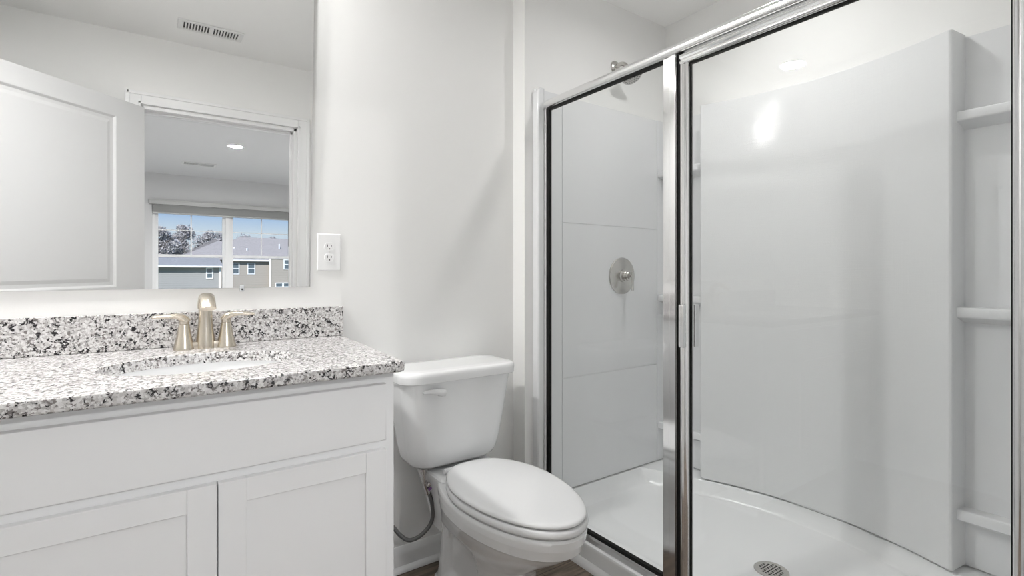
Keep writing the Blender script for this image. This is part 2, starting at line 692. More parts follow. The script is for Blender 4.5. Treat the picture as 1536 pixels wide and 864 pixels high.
mb = MB()
mb.loft(run_y(base_profile(0.014, 0.088), YB, 0.516, XJ))
mb.loft(run_y(shoe_profile(0.018), YB - 0.014, 0.516, XJ))
mb.loft(run_x(base_profile(0.014, 0.088), XJ, YS, YB - 0.014))
struct(mb.build('baseboard_back', M['trim'], smooth=50), 'white baseboard with rounded shoe along the toilet wall', 'baseboard')
mb = MB()
mb.loft(run_x(base_profile(0.014, 0.088), XL, YF, 1.25, 1))
struct(mb.build('baseboard_left', M['trim'], smooth=50), 'white baseboard on the left wall', 'baseboard')
mb = MB()
mb.loft(run_y(base_profile(-0.014, 0.088), YF, XL + 0.014, DX0 - 0.085))
mb.loft(run_y(base_profile(-0.014, 0.088), YF, DX1 + 0.085, XJ))
struct(mb.build('baseboard_front', M['trim'], smooth=50), 'white baseboard beside the doorway', 'baseboard')


def casing(side):
    """door casing + jamb lining"""
    mb_ = MB()
    y = YF if side > 0 else YFB
    wd = 0.072

    def seg(rects):
        for (x0, x1, z0, z1) in rects:
            yy = sorted((y, y + side * 0.016))
            mb_.box(x0, x1, yy[0], yy[1], z0, z1, 0.003)
    seg([(DX0 - wd - 0.004, DX0 - 0.004, 0, DH + wd), (DX1 + 0.004, DX1 + wd + 0.004, 0, DH + wd), (DX0 - 0.004, DX1 + 0.004, DH + 0.004, DH + wd)])
    # back band along the outer edge and bead along the inner edge
    yy = sorted((y, y + side * 0.022))
    mb_.box(DX0 - wd - 0.006, DX0 - wd + 0.014, yy[0], yy[1], 0, DH + wd + 0.002, 0.004)
    mb_.box(DX1 + wd - 0.014, DX1 + wd + 0.006, yy[0], yy[1], 0, DH + wd + 0.002, 0.004)
    mb_.box(DX0 - wd, DX1 + wd, yy[0], yy[1], DH + wd - 0.018, DH + wd + 0.002, 0.004)
    yy = sorted((y, y + side * 0.019))
    mb_.box(DX0 - 0.018, DX0 - 0.005, yy[0], yy[1], 0, DH + 0.018, 0.003)
    mb_.box(DX1 + 0.005, DX1 + 0.018, yy[0], yy[1], 0, DH + 0.018, 0.003)
    mb_.box(DX0 - 0.018, DX1 + 0.018, yy[0], yy[1], DH + 0.005, DH + 0.018, 0.003)
    return mb_


mb = casing(1)
struct(mb.build('trim_1', M['trim'], smooth=40), 'white moulded casing around the doorway, in the mirror', 'door casing')
mb = MB()
mb.box(DX0 - 0.002, DX0 + 0.006, YFB, YF, 0, DH, 0.001)
mb.box(DX1 - 0.018, DX1 + 0.002, YFB, YF, 0, DH, 0.001)
mb.box(DX0, DX1, YFB, YF, DH - 0.018, DH + 0.002, 0.001)
mb.box(DX1 - 0.030, DX1 - 0.018, -0.03, 0.012, 0, DH - 0.018, 0.002)
mb.box(DX0, DX1, -0.03, 0.012, DH - 0.030, DH - 0.018, 0.002)
struct(mb.build('trim_2', M['trim'], smooth=40), 'white door jamb lining inside the doorway', 'door jamb')
struct(casing(-1).build('trim_3', M['trim'], smooth=40), 'white casing on the bedroom side of the doorway', 'door casing')


# ------------------------------------------------------------------ panelled slabs
def panel_slab(mb_, x0, x1, z0, z1, th, holes, prof, mat=None):
    """front at y=0 (facing -y), back at y=th; holes: (hx0,hx1,hz0,hz1); prof: [(inset, depth), ...]"""
    t = bmesh.new()

    def q(*p):
        t.faces.new([t.verts.new(v) for v in p])
    hx0, hx1 = holes[0][0], holes[0][1]
    q((x0, 0, z0), (hx0, 0, z0), (hx0, 0, z1), (x0, 0, z1))
    q((hx1, 0, z0), (x1, 0, z0), (x1, 0, z1), (hx1, 0, z1))
    zs = [z0]
    for h in holes:
        zs += [h[2], h[3]]
    zs.append(z1)
    for i in range(0, len(zs), 2):
        q((hx0, 0, zs[i]), (hx1, 0, zs[i]), (hx1, 0, zs[i + 1]), (hx0, 0, zs[i + 1]))
    for h in holes:
        last = (0.0, 0.0)
        for pr in list(prof):
            a, d0 = last
            b_, d1 = pr

            def rc(i, d):
                return [(h[0] + i, d, h[2] + i), (h[1] - i, d, h[2] + i), (h[1] - i, d, h[3] - i), (h[0] + i, d, h[3] - i)]
            A, B = rc(a, d0), rc(b_, d1)
            for k in range(4):
                j = (k + 1) % 4
                q(A[k], A[j], B[j], B[k])
            last = pr
        q(*rc(last[0], last[1]))
    q((x0, th, z0), (x0, th, z1), (x1, th, z1), (x1, th, z0))
    q((x0, 0, z0), (x0, 0, z1), (x0, th, z1), (x0, th, z0))
    q((x1, 0, z0), (x1, th, z0), (x1, th, z1), (x1, 0, z1))
    q((x0, 0, z0), (x0, th, z0), (x1, th, z0), (x1, 0, z0))
    q((x0, 0, z1), (x1, 0, z1), (x1, th, z1), (x0, th, z1))
    bmesh.ops.remove_doubles(t, verts=t.verts, dist=1e-5)
    mb_._merge(t, mat)


# room door, swung open into the bathroom past the camera
DOOR_A = math.atan2(0.690, -0.720)          # direction of the slab from its hinge
dm = Matrix.Translation((DX0 + 0.006, YF + 0.024, 0)) @ Matrix.Rotation(DOOR_A, 4, 'Z')
# local x along the slab; local -y must face +X+Y in the room
md = MB()
prof = [(0.004, 0.002), (0.018, 0.010), (0.030, 0.010), (0.046, 0.004)]
panel_slab(md, -0.006, 0.860, 0.012, 2.03, 0.035, [(0.160, 0.735, 0.25, 0.86), (0.160, 0.735, 1.02, 1.935)],
           [(0.003, 0.001), (0.012, 0.0105), (0.028, 0.0105), (0.046, 0.006)])
bmesh.ops.transform(md.bm, matrix=dm, verts=md.bm.verts)
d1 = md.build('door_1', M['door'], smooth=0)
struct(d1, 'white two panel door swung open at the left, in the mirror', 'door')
mk = MB()
kp = dm @ Vector((0.795, 0.0, 0.94))
kn = (dm.to_3x3() @ Vector((0, -1, 0)))
mk.lathe([(0.032, 0), (0.032, 0.006), (0.012, 0.012), (0.011, 0.03), (0.022, 0.04), (0.027, 0.052), (0.022, 0.064), (0.006, 0.068)], kp, kn)
mk.build('door_knob', M['nickel2'], d1)

# ------------------------------------------------------------------ vanity cabinet
YD = 1.236          # front plane of doors
YFF = 1.255         # face frame
CX0, CX1 = XL + 0.002, 0.514
ZCT, ZCB = 0.909, 0.881
van = thing('vanity_cabinet', 'white shaker bathroom vanity with a plain false drawer front under the granite top', 'cabinet', (-0.1, 1.5, 0))
mb = MB()
mb.box(CX0, CX1, YFF, YFF + 0.02, 0.10, ZCB - 0.0005, 0.0015)
mb.box(CX1 - 0.018, CX1, YFF + 0.02, YB - 0.002, 0.0, ZCB - 0.0005)
mb.box(CX0, CX0 + 0.018, YFF + 0.02, YB - 0.002, 0.0, ZCB - 0.0005)
mb.box(CX0 + 0.018, CX1 - 0.018, YFF + 0.02, YB - 0.002, 0.10, 0.118)
mb.box(CX0 + 0.018, CX1 - 0.018, YB - 0.010, YB - 0.002, 0.118, ZCB - 0.03)
mb.build('cabinet_box', M['cab'], van, smooth=30)
MB().box(CX0 + 0.018, CX1 - 0.018, YFF + 0.07, YFF + 0.085, 0.0, 0.10).build('toe_kick', M['cab'], van)
for x0, x1 in ((-0.274, 0.487), (-0.690, -0.320)):
    t = MB()
    r0 = [(x0, z) for z in ()]
    rings = []
    for ins, dy in ((0.0, 0.0185), (0.0, 0.004), (0.0015, 0.001), (0.005, 0.0)):
        rings.append([(x0 + ins, YD + dy, 0.707 + ins), (x1 - ins, YD + dy, 0.707 + ins), (x1 - ins, YD + dy, 0.850 - ins), (x0 + ins, YD + dy, 0.850 - ins)])
    t.loft(rings)
    t.build('false_drawer_front', M['cab'], van, smooth=30)


def shaker(x0, x1, z0, z1, sw=0.054, tr=0.050):
    t = MB()
    bv = 0.0009
    t.box(x0, x0 + sw, YD, YD + 0.0185, z0, z1, bv, 1)
    t.box(x1 - sw, x1, YD, YD + 0.0185, z0, z1, bv, 1)
    t.box(x0 + sw, x1 - sw, YD + 0.0004, YD + 0.0185, z1 - tr, z1, bv, 1)
    t.box(x0 + sw, x1 - sw, YD + 0.0004, YD + 0.0185, z0, z0 + tr, bv, 1)
    o = t.build('door', M['cab'], van, smooth=25)
    MB().box(x0 + sw - 0.004, x1 - sw + 0.004, YD + 0.0085, YD + 0.0140, z0 + tr - 0.004, z1 - tr + 0.004).build('door_panel', M['cab'], o, smooth=0)
    return o


shaker(0.1170, 0.487, 0.115, 0.685, 0.053)
shaker(-0.274, 0.1142, 0.115, 0.685, 0.053)
shaker(-0.690, -0.320, 0.115, 0.685, 0.053)

# ------------------------------------------------------------------ granite countertop with oval cut-out
SX, SY, SRX, SRY = 0.108, 1.482, 0.208, 0.156
ctop = thing('countertop', 'white granite countertop with black speckles and an oval sink cut-out', 'countertop', (-0.1, 1.5, ZCB))
XA0 = XL + 0.001


def planes(ins):
    x_back, x_front, y0, y1 = 0.556 - ins, 0.5225 - ins, 1.201 + ins, YB - 0.001
    # right edge runs slightly out of square
    nx, ny = (y1 - 1.201), -(0.556 - 0.5225)
    L_ = math.hypot(nx, ny)
    out = [((-1, 0), -XA0), ((0, 1), y1), ((0, -1), -y0)]
    n_ = (nx / L_, ny / L_)
    out.append((n_, n_[0] * x_front + n_[1] * 1.201))
    # eased front corner
    c = (0.5225 - ins, 1.201 + ins)
    m_ = (math.cos(math.radians(-48)), math.sin(math.radians(-48)))
    out.append((m_, m_[0] * c[0] + m_[1] * c[1] - 0.0045))
    for ang in (-24, -70):
        m_ = (math.cos(math.radians(ang)), math.sin(math.radians(ang)))
        out.append((m_, m_[0] * c[0] + m_[1] * c[1] - 0.0022))
    return out


def outer(ins, angs):
    pl = planes(ins)
    res = []
    for a in angs:
        d = (math.cos(a), math.sin(a))
        tt = min((c - (n_[0] * SX + n_[1] * SY)) / (n_[0] * d[0] + n_[1] * d[1]) for n_, c in pl if n_[0] * d[0] + n_[1] * d[1] > 1e-6)
        res.append((SX + d[0] * tt, SY + d[1] * tt))
    return res


angs = [2 * PI * k / 144 for k in range(144)]
for cxy in ((XA0, YB - 0.001), (0.556, YB - 0.001), (XA0, 1.201)):
    angs.append(math.atan2(cxy[1] - SY, cxy[0] - SX) % (2 * PI))
ac = math.atan2(1.201 - SY, 0.5225 - SX) % (2 * PI)
angs += [ac + k * 0.006 for k in range(-5, 6)]
angs = sorted(set(round(a, 5) for a in angs))
rings = []


def inner(ins):
    return [(SX + (SRX + ins) * math.cos(a), SY + (SRY + ins) * math.sin(a)) for a in angs]


def ringz(p, z):
    return [(x, y, z) for x, y in p]


rings.append(ringz(inner(0.0), ZCB))
rings.append(ringz(inner(0.0), ZCT - 0.004))
rings.append(ringz(inner(0.0012), ZCT - 0.0012))
rings.append(ringz(inner(0.004), ZCT))
rings.append(ringz(outer(0.007, angs), ZCT))
rings.append(ringz(outer(0.002, angs), ZCT - 0.002))
rings.append(ringz(outer(0.0, angs), ZCT - 0.007))
rings.append(ringz(outer(0.0, angs), ZCB + 0.006))
rings.append(ringz(outer(0.0015, angs), ZCB + 0.002))
rings.append(ringz(outer(0.005, angs), ZCB))
rings.append(rings[0])
MB().loft(rings, False, False).build('slab', M['granite'], ctop, smooth=40)
MB().box(XA0, 0.5555, 1.815, YB - 0.0006, ZCT + 0.0004, 1.012, 0.002).build('backsplash', M['granite'], ctop, smooth=40)

# undermount basin
sink = thing('sink', 'white oval undermount sink set below the granite cut-out', 'sink', (SX, SY, ZCB - 0.15))
nS = 64
prof_s = [(1.10, ZCB - 0.0006), (1.035, ZCB - 0.0006), (1.02, ZCB - 0.012), (0.99, ZCB - 0.05), (0.90, ZCB - 0.095), (0.72, ZCB - 0.125), (0.45, ZCB - 0.140), (0.12, ZCB - 0.146),
          (0.12, ZCB - 0.160), (0.5, ZCB - 0.152), (0.80, ZCB - 0.134), (0.96, ZCB - 0.105), (1.05, ZCB - 0.05), (1.10, ZCB - 0.012)]
rs = [[(SX + SRX * f * math.cos(2 * PI * k / nS), SY + SRY * f * math.sin(2 * PI * k / nS), z) for k in range(nS)] for f, z in prof_s]
rs.append(rs[0])
MB().loft(rs, False, False).build('basin', M['porcelain'], sink, smooth=60)
MB().lathe([(0.001, 0.0), (0.021, 0.0), (0.023, 0.002), (0.019, 0.004), (0.001, 0.004)], (SX, SY, ZCB - 0.147)).build('drain', M['nickel'], sink)

# ------------------------------------------------------------------ faucet
FX, FY = 0.132, 1.744
fau = thing('faucet', 'champagne nickel two handle faucet standing behind the sink', 'faucet', (FX, FY, ZCT))
# base bridge
rings = []
for z, s in ((0.0, 1.0), (0.010, 0.99), (0.016, 0.95), (0.020, 0.88)):
    rr = []
    for k in range(64):
        a = 2 * PI * k / 64
        ca, sa = math.cos(a), math.sin(a)
        x = 0.052 * ca
        y = 0.020 * (0.75 + 0.25 * abs(ca) ** 2) * sa
        rr.append((FX + x * s, FY + y * s, ZCT + z))
    rings.append(rr)
MB().loft(rings).build('base', M['nickel'], fau, smooth=40)
for s in (-1, 1):
    hx = FX + s * 0.053
    bd = MB()
    bd.lathe([(0.027, 0.0), (0.0268, 0.006), (0.0235, 0.018), (0.0195, 0.035), (0.0160, 0.055), (0.0140, 0.070), (0.0135, 0.0725)],
             (hx, FY, ZCT), 'Z', 32)
    hb = bd.build('handle_post', M['nickel'], fau, smooth=45)
    lv = MB()
    lv.lathe([(0.0125, 0.0735), (0.0125, 0.079), (0.0128, 0.082)], (hx, FY, ZCT), 'Z', 24)
    secs = []
    path = [(-0.006, 0.080, 0.0125, 0.012), (0.000, 0.088, 0.0122, 0.0115), (0.008, 0.0935, 0.0120, 0.0105), (0.020, 0.0970, 0.0115, 0.0078), (0.034, 0.0978, 0.0110, 0.0066),
            (0.050, 0.0968, 0.0105, 0.0062), (0.064, 0.0958, 0.0095, 0.0056), (0.073, 0.0955, 0.0070, 0.0042), (0.077, 0.0955, 0.0030, 0.0020)]
    for i, (dx, z, hw, ht) in enumerate(path):
        i0, i1 = max(i - 1, 0), min(i + 1, len(path) - 1)
        tx, tz = path[i1][0] - path[i0][0], path[i1][1] - path[i0][1]
        if i < 2:
            tx, tz = 0.35 + 0.5 * i, 1.0
        L_ = math.hypot(tx, tz)
        nx, nz_ = -tz / L_, tx / L_
        secs.append([(hx + s * (dx + ht * math.sin(2 * PI * k / 20) * nx), FY + hw * math.cos(2 * PI * k / 20) - dx * 0.12,
                      ZCT + z + ht * math.sin(2 * PI * k / 20) * nz_) for k in range(20)])
    lv.loft(secs)
    lv.build('handle_lever', M['nickel'], hb, smooth=60)
# spout: flared column, then the head bending forward over the basin
sp = MB()
sp.lathe([(0.0250, 0.0), (0.0248, 0.012), (0.0235, 0.030), (0.0205, 0.056), (0.0183, 0.084), (0.0178, 0.108), (0.0180, 0.114)], (FX, FY, ZCT), 'Z', 40)
spo = sp.build('spout_column', M['nickel'], fau, smooth=45)
hd = MB()
cpts = [(0.0, 0.1165), (-0.001, 0.124), (-0.007, 0.139), (-0.022, 0.1505), (-0.045, 0.1525), (-0.070, 0.1440), (-0.090, 0.1310), (-0.100, 0.1210)]
secs = []
for i, (dy, z) in enumerate(cpts):
    i0, i1 = max(i - 1, 0), min(i + 1, len(cpts) - 1)
    ty, tz = cpts[i1][0] - cpts[i0][0], cpts[i1][1] - cpts[i0][1]
    L_ = math.hypot(ty, tz)
    ny, nz_ = -tz / L_, ty / L_
    hw = [0.0200, 0.0205, 0.0200, 0.0192, 0.0188, 0.0190, 0.0190, 0.0188][i]
    ht = [0.0200, 0.0195, 0.0165, 0.0130, 0.0112, 0.0104, 0.0098, 0.0094][i]
    secs.append([(FX + hw * math.cos(2 * PI * k / 28), FY + dy + ht * math.sin(2 * PI * k / 28) * ny, ZCT + z + ht * math.sin(2 * PI * k / 28) * nz_) for k in range(28)])
hd.loft(secs)
hd.build('spout_head', M['nickel'], spo, smooth=60)

# ------------------------------------------------------------------ mirror (its top leans slightly into the room)
TAU = 0.010
mir = thing('mirror', 'large frameless wall mirror above the granite backsplash, reflecting the open doorway', 'mirror', (0.0, YB, 1.082))
ZM0, ZM1 = 1.082, 2.16
t = bmesh.new()
f_ = [(XL + 0.01, ZM0), (0.447, ZM0), (0.459, ZM1), (XL + 0.01, ZM1)]
lean = lambda z: -(z - ZM0) * math.tan(TAU)
fr = [t.verts.new((x, YB - 0.006 + lean(z), z)) for x, z in f_]
bk = [t.verts.new((x, YB - 0.001 + lean(z), z)) for x, z in f_]
t.faces.new(fr)
t.faces.new(list(reversed(bk)))
for k in range(4):
    j = (k + 1) % 4
    t.faces.new((fr[k], bk[k], bk[j], fr[j]))
mb = MB()
mb._merge(t)
mb.build('glass', M['mirror'], mir, smooth=0)
for cx in (0.2385,):
    t = MB()
    t.box(cx - 0.006, cx + 0.006, YB - 0.012, YB - 0.0005, ZM0 - 0.012, ZM0 + 0.008, 0.002)
    c_ = t.build('mirror_clip', M['clip'], mir)
    c_['label'] = 'small clear plastic clip'
    MB().lathe([(0.003, 0), (0.0028, 0.0015), (0.0005, 0.002)], (cx, YB - 0.012, ZM0 - 0.005), (0, -1, 0), 16).build('screw', M['slot'], c_)

# ------------------------------------------------------------------ power outlet
ox, oz = 0.511, 1.2015
out = thing('power_outlet', 'white duplex power outlet on the wall right of the mirror', 'power outlet', (ox, YB, oz))
rings = []
for ins, d in ((0.0, 0.0), (0.0, 0.002), (0.003, 0.0055), (0.006, 0.0062)):
    rings.append([(ox + sx * (0.041 - ins), YB - d, oz + sz * (0.0645 - ins)) for sx, sz in ((-1, -1), (1, -1), (1, 1), (-1, 1))])
MB().loft(rings, False).build('cover_plate', M['plastic'], out, smooth=30)
for zc in (0.0195, -0.0195):
    rr = []
    for d, s in ((0.005, 1.0), (0.0075, 1.0), (0.0082, 0.95)):
        ring = []
        for k in range(40):
            a = 2 * PI * k / 40
            x = 0.0172 * math.cos(a)
            z = max(-0.0140, min(0.0140, 0.0172 * math.sin(a)))
            ring.append((ox + x * s, YB - d, oz + zc + z * s))
        rr.append(ring)
    rc = MB().loft(rr, False).build('receptacle', M['plastic'], out, smooth=30)
    sl = MB()
    sl.box(ox - 0.0075, ox - 0.0055, YB - 0.0086, YB - 0.0076, oz + zc - 0.001, oz + zc + 0.0075)
    sl.box(ox + 0.0055, ox + 0.0075, YB - 0.0086, YB - 0.0076, oz + zc, oz + zc + 0.0065)
    sl.lathe([(0.0024, 0), (0.0024, 0.001)], (ox, YB - 0.0076, oz + zc - 0.0075), (0, -1, 0), 14)
    sl.build('slots', M['slot'], rc, smooth=0)
MB().lathe([(0.0028, 0), (0.0026, 0.0012), (0.0005, 0.0016)], (ox, YB - 0.006, oz), (0, -1, 0), 16).build('screw', M['vent'], out)

# ------------------------------------------------------------------ toilet
TX = 0.947
toi = thing('toilet', 'white two piece toilet with closed lid standing between vanity and shower', 'toilet', (TX, 1.4, 0))


def egg(w_, yf, yb, ym, z, nb=2.9, wb=0.75, n=96, nf=2.0, cx=TX):
    pts = []
    for i in range(n):
        a = 2 * PI * i / n
        ca, sa = math.cos(a), math.sin(a)
        if sa <= 0:
            e_ = 2 / nf
            x = abs(ca) ** e_ * (1 if ca > 0 else -1)
            y = abs(sa) ** e_
            pts.append((cx + w_ * x, ym - (ym - yf) * y, z))
        else:
            e_ = 2 / nb
            x = abs(ca) ** e_ * (1 if ca > 0 else -1)
            y = abs(sa) ** e_
            ww = w_ * (1 - (1 - wb) * y ** 1.5)
            pts.append((cx + ww * x, ym + (yb - ym) * y, z))
    return pts


def grow(ring, g, z):
    c = Vector((TX, 1.36, 0))
    res = []
    n = len(ring)
    for i, p in enumerate(ring):
        a, b_ = Vector(ring[i - 1]), Vector(ring[(i + 1) % n])
        tdir = (b_ - a)
        nrm = Vector((tdir.y, -tdir.x, 0)).normalized()
        q = Vector(p) + nrm * g
        res.append((q.x, q.y, z))
    return res


W_, YFr, YBk, YM = 0.174, 1.040, 1.612, 1.380
base_ring = egg(W_, YFr, YBk, YM, 0.44)
# lid: soft domed top with rolled edge
rings = []
for g, z in ((-0.030, 0.4325), (-0.006, 0.4325), (-0.001, 0.4345), (0.0, 0.4385), (-0.0020, 0.4425), (-0.007, 0.4458), (-0.018, 0.4478)):
    rings.append(grow(base_ring, g, z))
cx_, cy_ = TX, 1.34
for f, z in ((0.85, 0.4495), (0.60, 0.4510), (0.30, 0.4520), (0.08, 0.4523)):
    rings.append([(cx_ + (p[0] - cx_) * f, cy_ + (p[1] - cy_) * f, z) for p in rings[6]])
MB().loft(rings).build('seat_lid', M['seat'], toi, smooth=70)
seat_ring = egg(W_ + 0.002, YFr - 0.004, YBk - 0.01, YM, 0.41)
rings = []
for g, z in ((-0.040, 0.4065), (-0.004, 0.4065), (0.001, 0.4095), (0.0025, 0.416), (0.001, 0.4245), (-0.004, 0.4285), (-0.012, 0.4295), (-0.060, 0.4290)):
    rings.append(grow(seat_ring, g, z))
MB().loft(rings).build('seat', M['seat'], toi, smooth=70)
for s in (-1, 1):
    MB().lathe([(0.009, -0.026), (0.010, -0.023), (0.010, 0.023), (0.009, 0.026)], (TX + s * 0.072, 1.616, 0.424), 'X', 20).build('hinge', M['seat'], toi)

# bowl and pedestal
bowl = MB()
spec = [  # z, half width, front, back, ym, nb, wb, nf
    (0.000, 0.126, 1.275, 1.720, 1.50, 3.5, 1.0, 2.8),
    (0.022, 0.126, 1.275, 1.720, 1.50, 3.5, 1.0, 2.8),
    (0.030, 0.118, 1.285, 1.712, 1.50, 3.5, 1.0, 2.8),
    (0.060, 0.112, 1.290, 1.708, 1.50, 3.5, 1.0, 2.8),
    (0.120, 0.108, 1.285, 1.705, 1.48, 3.5, 1.0, 2.7),
    (0.180, 0.108, 1.268, 1.700, 1.47, 3.4, 1.0, 2.6),
    (0.215, 0.112, 1.240, 1.698, 1.45, 3.3, 1.0, 2.5),
    (0.250, 0.126, 1.190, 1.695, 1.43, 3.2, 0.95, 2.3),
    (0.285, 0.143, 1.135, 1.690, 1.41, 3.1, 0.88, 2.2),
    (0.315, 0.157, 1.090, 1.685, 1.40, 3.0, 0.82, 2.1),
    (0.338, 0.165, 1.064, 1.680, 1.39, 3.0, 0.80, 2.05),
    (0.341, 0.1695, 1.055, 1.680, 1.39, 3.0, 0.80, 2.0),
    (0.370, 0.1725, 1.048, 1.680, 1.385, 3.0, 0.80, 2.0),
    (0.3725, 0.1765, 1.040, 1.680, 1.385, 3.0, 0.80, 2.0),
    (0.396, 0.1775, 1.037, 1.680, 1.385, 3.0, 0.80, 2.0),
    (0.4025, 0.174, 1.042, 1.676, 1.385, 3.0, 0.80, 2.0),
    (0.4045, 0.165, 1.055, 1.670, 1.385, 3.0, 0.80, 2.0),
]


def dense(spec_, k=3):
    outl = []
    for a, b_ in zip(spec_[:-1], spec_[1:]):
        m_ = k if b_[0] - a[0] > 0.02 else 1
        for i in range(m_):
            t_ = i / m_
            outl.append(tuple(p + (q - p) * t_ for p, q in zip(a, b_)))
    outl.append(spec_[-1])
    return outl


def sstep(a, b_, x):
    t_ = max(0, min(1, (x - a) / (b_ - a)))
    return t_ * t_ * (3 - 2 * t_)


rings = []
for (z, w_, yf, yb, ym, nb, wb, nf) in dense(spec):
    ring = egg(w_, yf, yb, ym, z, nb, wb, 128, nf)
    r2 = []
    for (x, y, zz) in ring:
        # hollow beside the trapway
        k = sstep(1.385, 1.405, y) * (1 - sstep(1.585, 1.615, y)) * sstep(0.045, 0.075, zz) * (1 - sstep(0.225, 0.262, zz))
        sgn = 1 if x > TX else -1
        if abs(x - TX) > 0.05:
            x -= sgn * 0.024 * k
        r2.append((x, y, zz))
    rings.append(r2)
bowl.loft(rings)
# deck under the tank
dk = []
for z, hw, y0, y1, r in ((0.20, 0.095, 1.56, 1.74, 0.04), (0.30, 0.105, 1.55, 1.785, 0.04), (0.370, 0.122, 1.545, 1.800, 0.035), (0.396, 0.130, 1.545, 1.803, 0.03),
                         (0.408, 0.131, 1.552, 1.803, 0.03), (0.414, 0.126, 1.562, 1.80, 0.03)):
    dk.append(rrect(TX - hw, TX + hw, y0, y1, r, z, 6))
bowl.loft(dk)
bowl.build('bowl', M['porcelain'], toi, smooth=40)
for s in (-1, 1):
    MB().lathe([(0.012, 0), (0.012, 0.008), (0.009, 0.014), (0.002, 0.016)], (TX + s * 0.105, 1.50, 0.020), 'Z', 18).build('bolt_cap', M['porcelain'], toi)

# tank
TKX = 0.928
tk = MB()
rings = []
for z, hw, y0, y1, r in ((0.4245, 0.120, 1.695, 1.790, 0.040), (0.426, 0.140, 1.672, 1.802, 0.050), (0.431, 0.157, 1.655, 1.809, 0.055), (0.442, 0.171, 1.643, 1.814, 0.060), (0.460, 0.181, 1.636, 1.817, 0.060),
                         (0.50, 0.191, 1.630, 1.818, 0.060), (0.60, 0.207, 1.620, 1.820, 0.060), (0.70, 0.220, 1.612, 1.822, 0.060), (0.747, 0.226, 1.608, 1.823, 0.060)):
    rings.append(rrect(TKX - hw, TKX + hw, y0, y1, r, z, 10))
tk.loft(rings)
tk.build('tank', M['porcelain'], toi, smooth=60)
tl = MB()
rings = []
for ins, z in ((0.010, 0.7475), (0.002, 0.7475), (0.0, 0.750), (-0.001, 0.770), (0.001, 0.779), (0.006, 0.7845), (0.016, 0.7875), (0.05, 0.7885)):
    rings.append(rrect(TKX - 0.239 + ins, TKX + 0.239 - ins, 1.590 + ins, 1.828 - ins, 0.064 - ins * 0.8, z, 10))
tl.loft(rings)
tl.build('tank_lid', M['porcelain'], toi, smooth=70)
# flush lever on the tank front
fh = MB()
fh.lathe([(0.013, 0.0), (0.013, 0.007), (0.011, 0.010)], (0.832, 1.6125, 0.708), (0, -1, 0), 20)
secs = []
for dx, dz, hz, hy in ((0.006, 0.001, 0.009, 0.005), (0.012, -0.001, 0.0125, 0.008), (0.0, 0.000, 0.0135, 0.009), (-0.018, 0.004, 0.0115, 0.008), (-0.042, 0.007, 0.0085, 0.006), (-0.064, 0.0075, 0.0070, 0.005), (-0.073, 0.007, 0.0035, 0.003)):
    secs.append([(0.832 + dx, 1.596 + hy * math.cos(2 * PI * k / 18), 0.711 + dz + hz * math.sin(2 * PI * k / 18)) for k in range(18)])
fh.loft(secs[1:])
fh.build('flush_handle', M['seat'], toi, smooth=60)

# water supply line under the tank
sup = thing('water_supply_hose', 'grey braided supply hose curving down from the tank beside the vanity', 'hose', (0.80, 1.69, 0.42))
hp = smooth_path([(0.826, 1.690, 0.330), (0.838, 1.690, 0.290), (0.842, 1.690, 0.245), (0.831, 1.692, 0.210), (0.797, 1.695, 0.182), (0.757, 1.70, 0.174), (0.727, 1.71, 0.194), (0.69, 1.73, 0.240), (0.62, 1.77, 0.285), (0.585, 1.80, 0.290)], 8)
MB().tube(hp, 0.0072, 14).build('hose', M['hose'], sup, smooth=80)
sb = MB()
sb.lathe([(0.018, 0.0), (0.018, 0.008), (0.012, 0.010), (0.0105, 0.022)], (0.806, 1.690, 0.4243), (0, 0, -1), 12)
sb.tube([(0.806, 1.69, 0.410), (0.807, 1.69, 0.372)], 0.0068, 12)
sb.build('shank_nut', M['brass'], sup, smooth=30)
tb = MB()
tb.lathe([(0.011, 0.0), (0.0115, 0.006), (0.0115, 0.022), (0.009, 0.030), (0.0085, 0.048)], (0.809, 1.69, 0.374), (0.30, 0, -1), 10)
tb.lathe([(0.008, 0.0), (0.008, 0.016), (0.0105, 0.018), (0.0105, 0.028)], (0.814, 1.688, 0.358), (0.85, -0.3, 0.42), 10)
vb = tb.build('bidet_tee', M['brass'], sup, smooth=30)
tb = MB()
tb.box(-0.006, 0.006, -0.0015, 0.0015, -0.010, 0.010, 0.001, 1, Matrix.Translation((0.842, 1.674, 0.368)) @ Matrix.Rotation(0.6, 4, 'Y'))
tb.box(-0.010, 0.004, -0.0015, 0.0015, -0.005, 0.005, 0.001, 1, Matrix.Translation((0.826, 1.674, 0.352)) @ Matrix.Rotation(-0.5, 4, 'Y'))
tb.build('valve_tag', M['purple'], vb, smooth=30)
bpy.data.objects['bidet_tee'].name = 'tee_valve'
MB().lathe([(0.020, 0), (0.020, 0.004), (0.009, 0.006), (0.009, 0.03), (0.012, 0.032), (0.012, 0.045)], (0.578, YB - 0.001, 0.290), (0, -1, 0), 18).build('stop_valve', M['brass'], sup)

# ------------------------------------------------------------------ shower surround
sur = thing('shower_surround', 'white acrylic shower surround with corner ledges and a bowed textured back panel', 'shower surround', (2.0, 1.0, 0.16))
ZT, ZBm = 1.924, 0.152
XS0 = 1.353            # outer flange edge
YV = 1.7355            # face of the valve wall panel
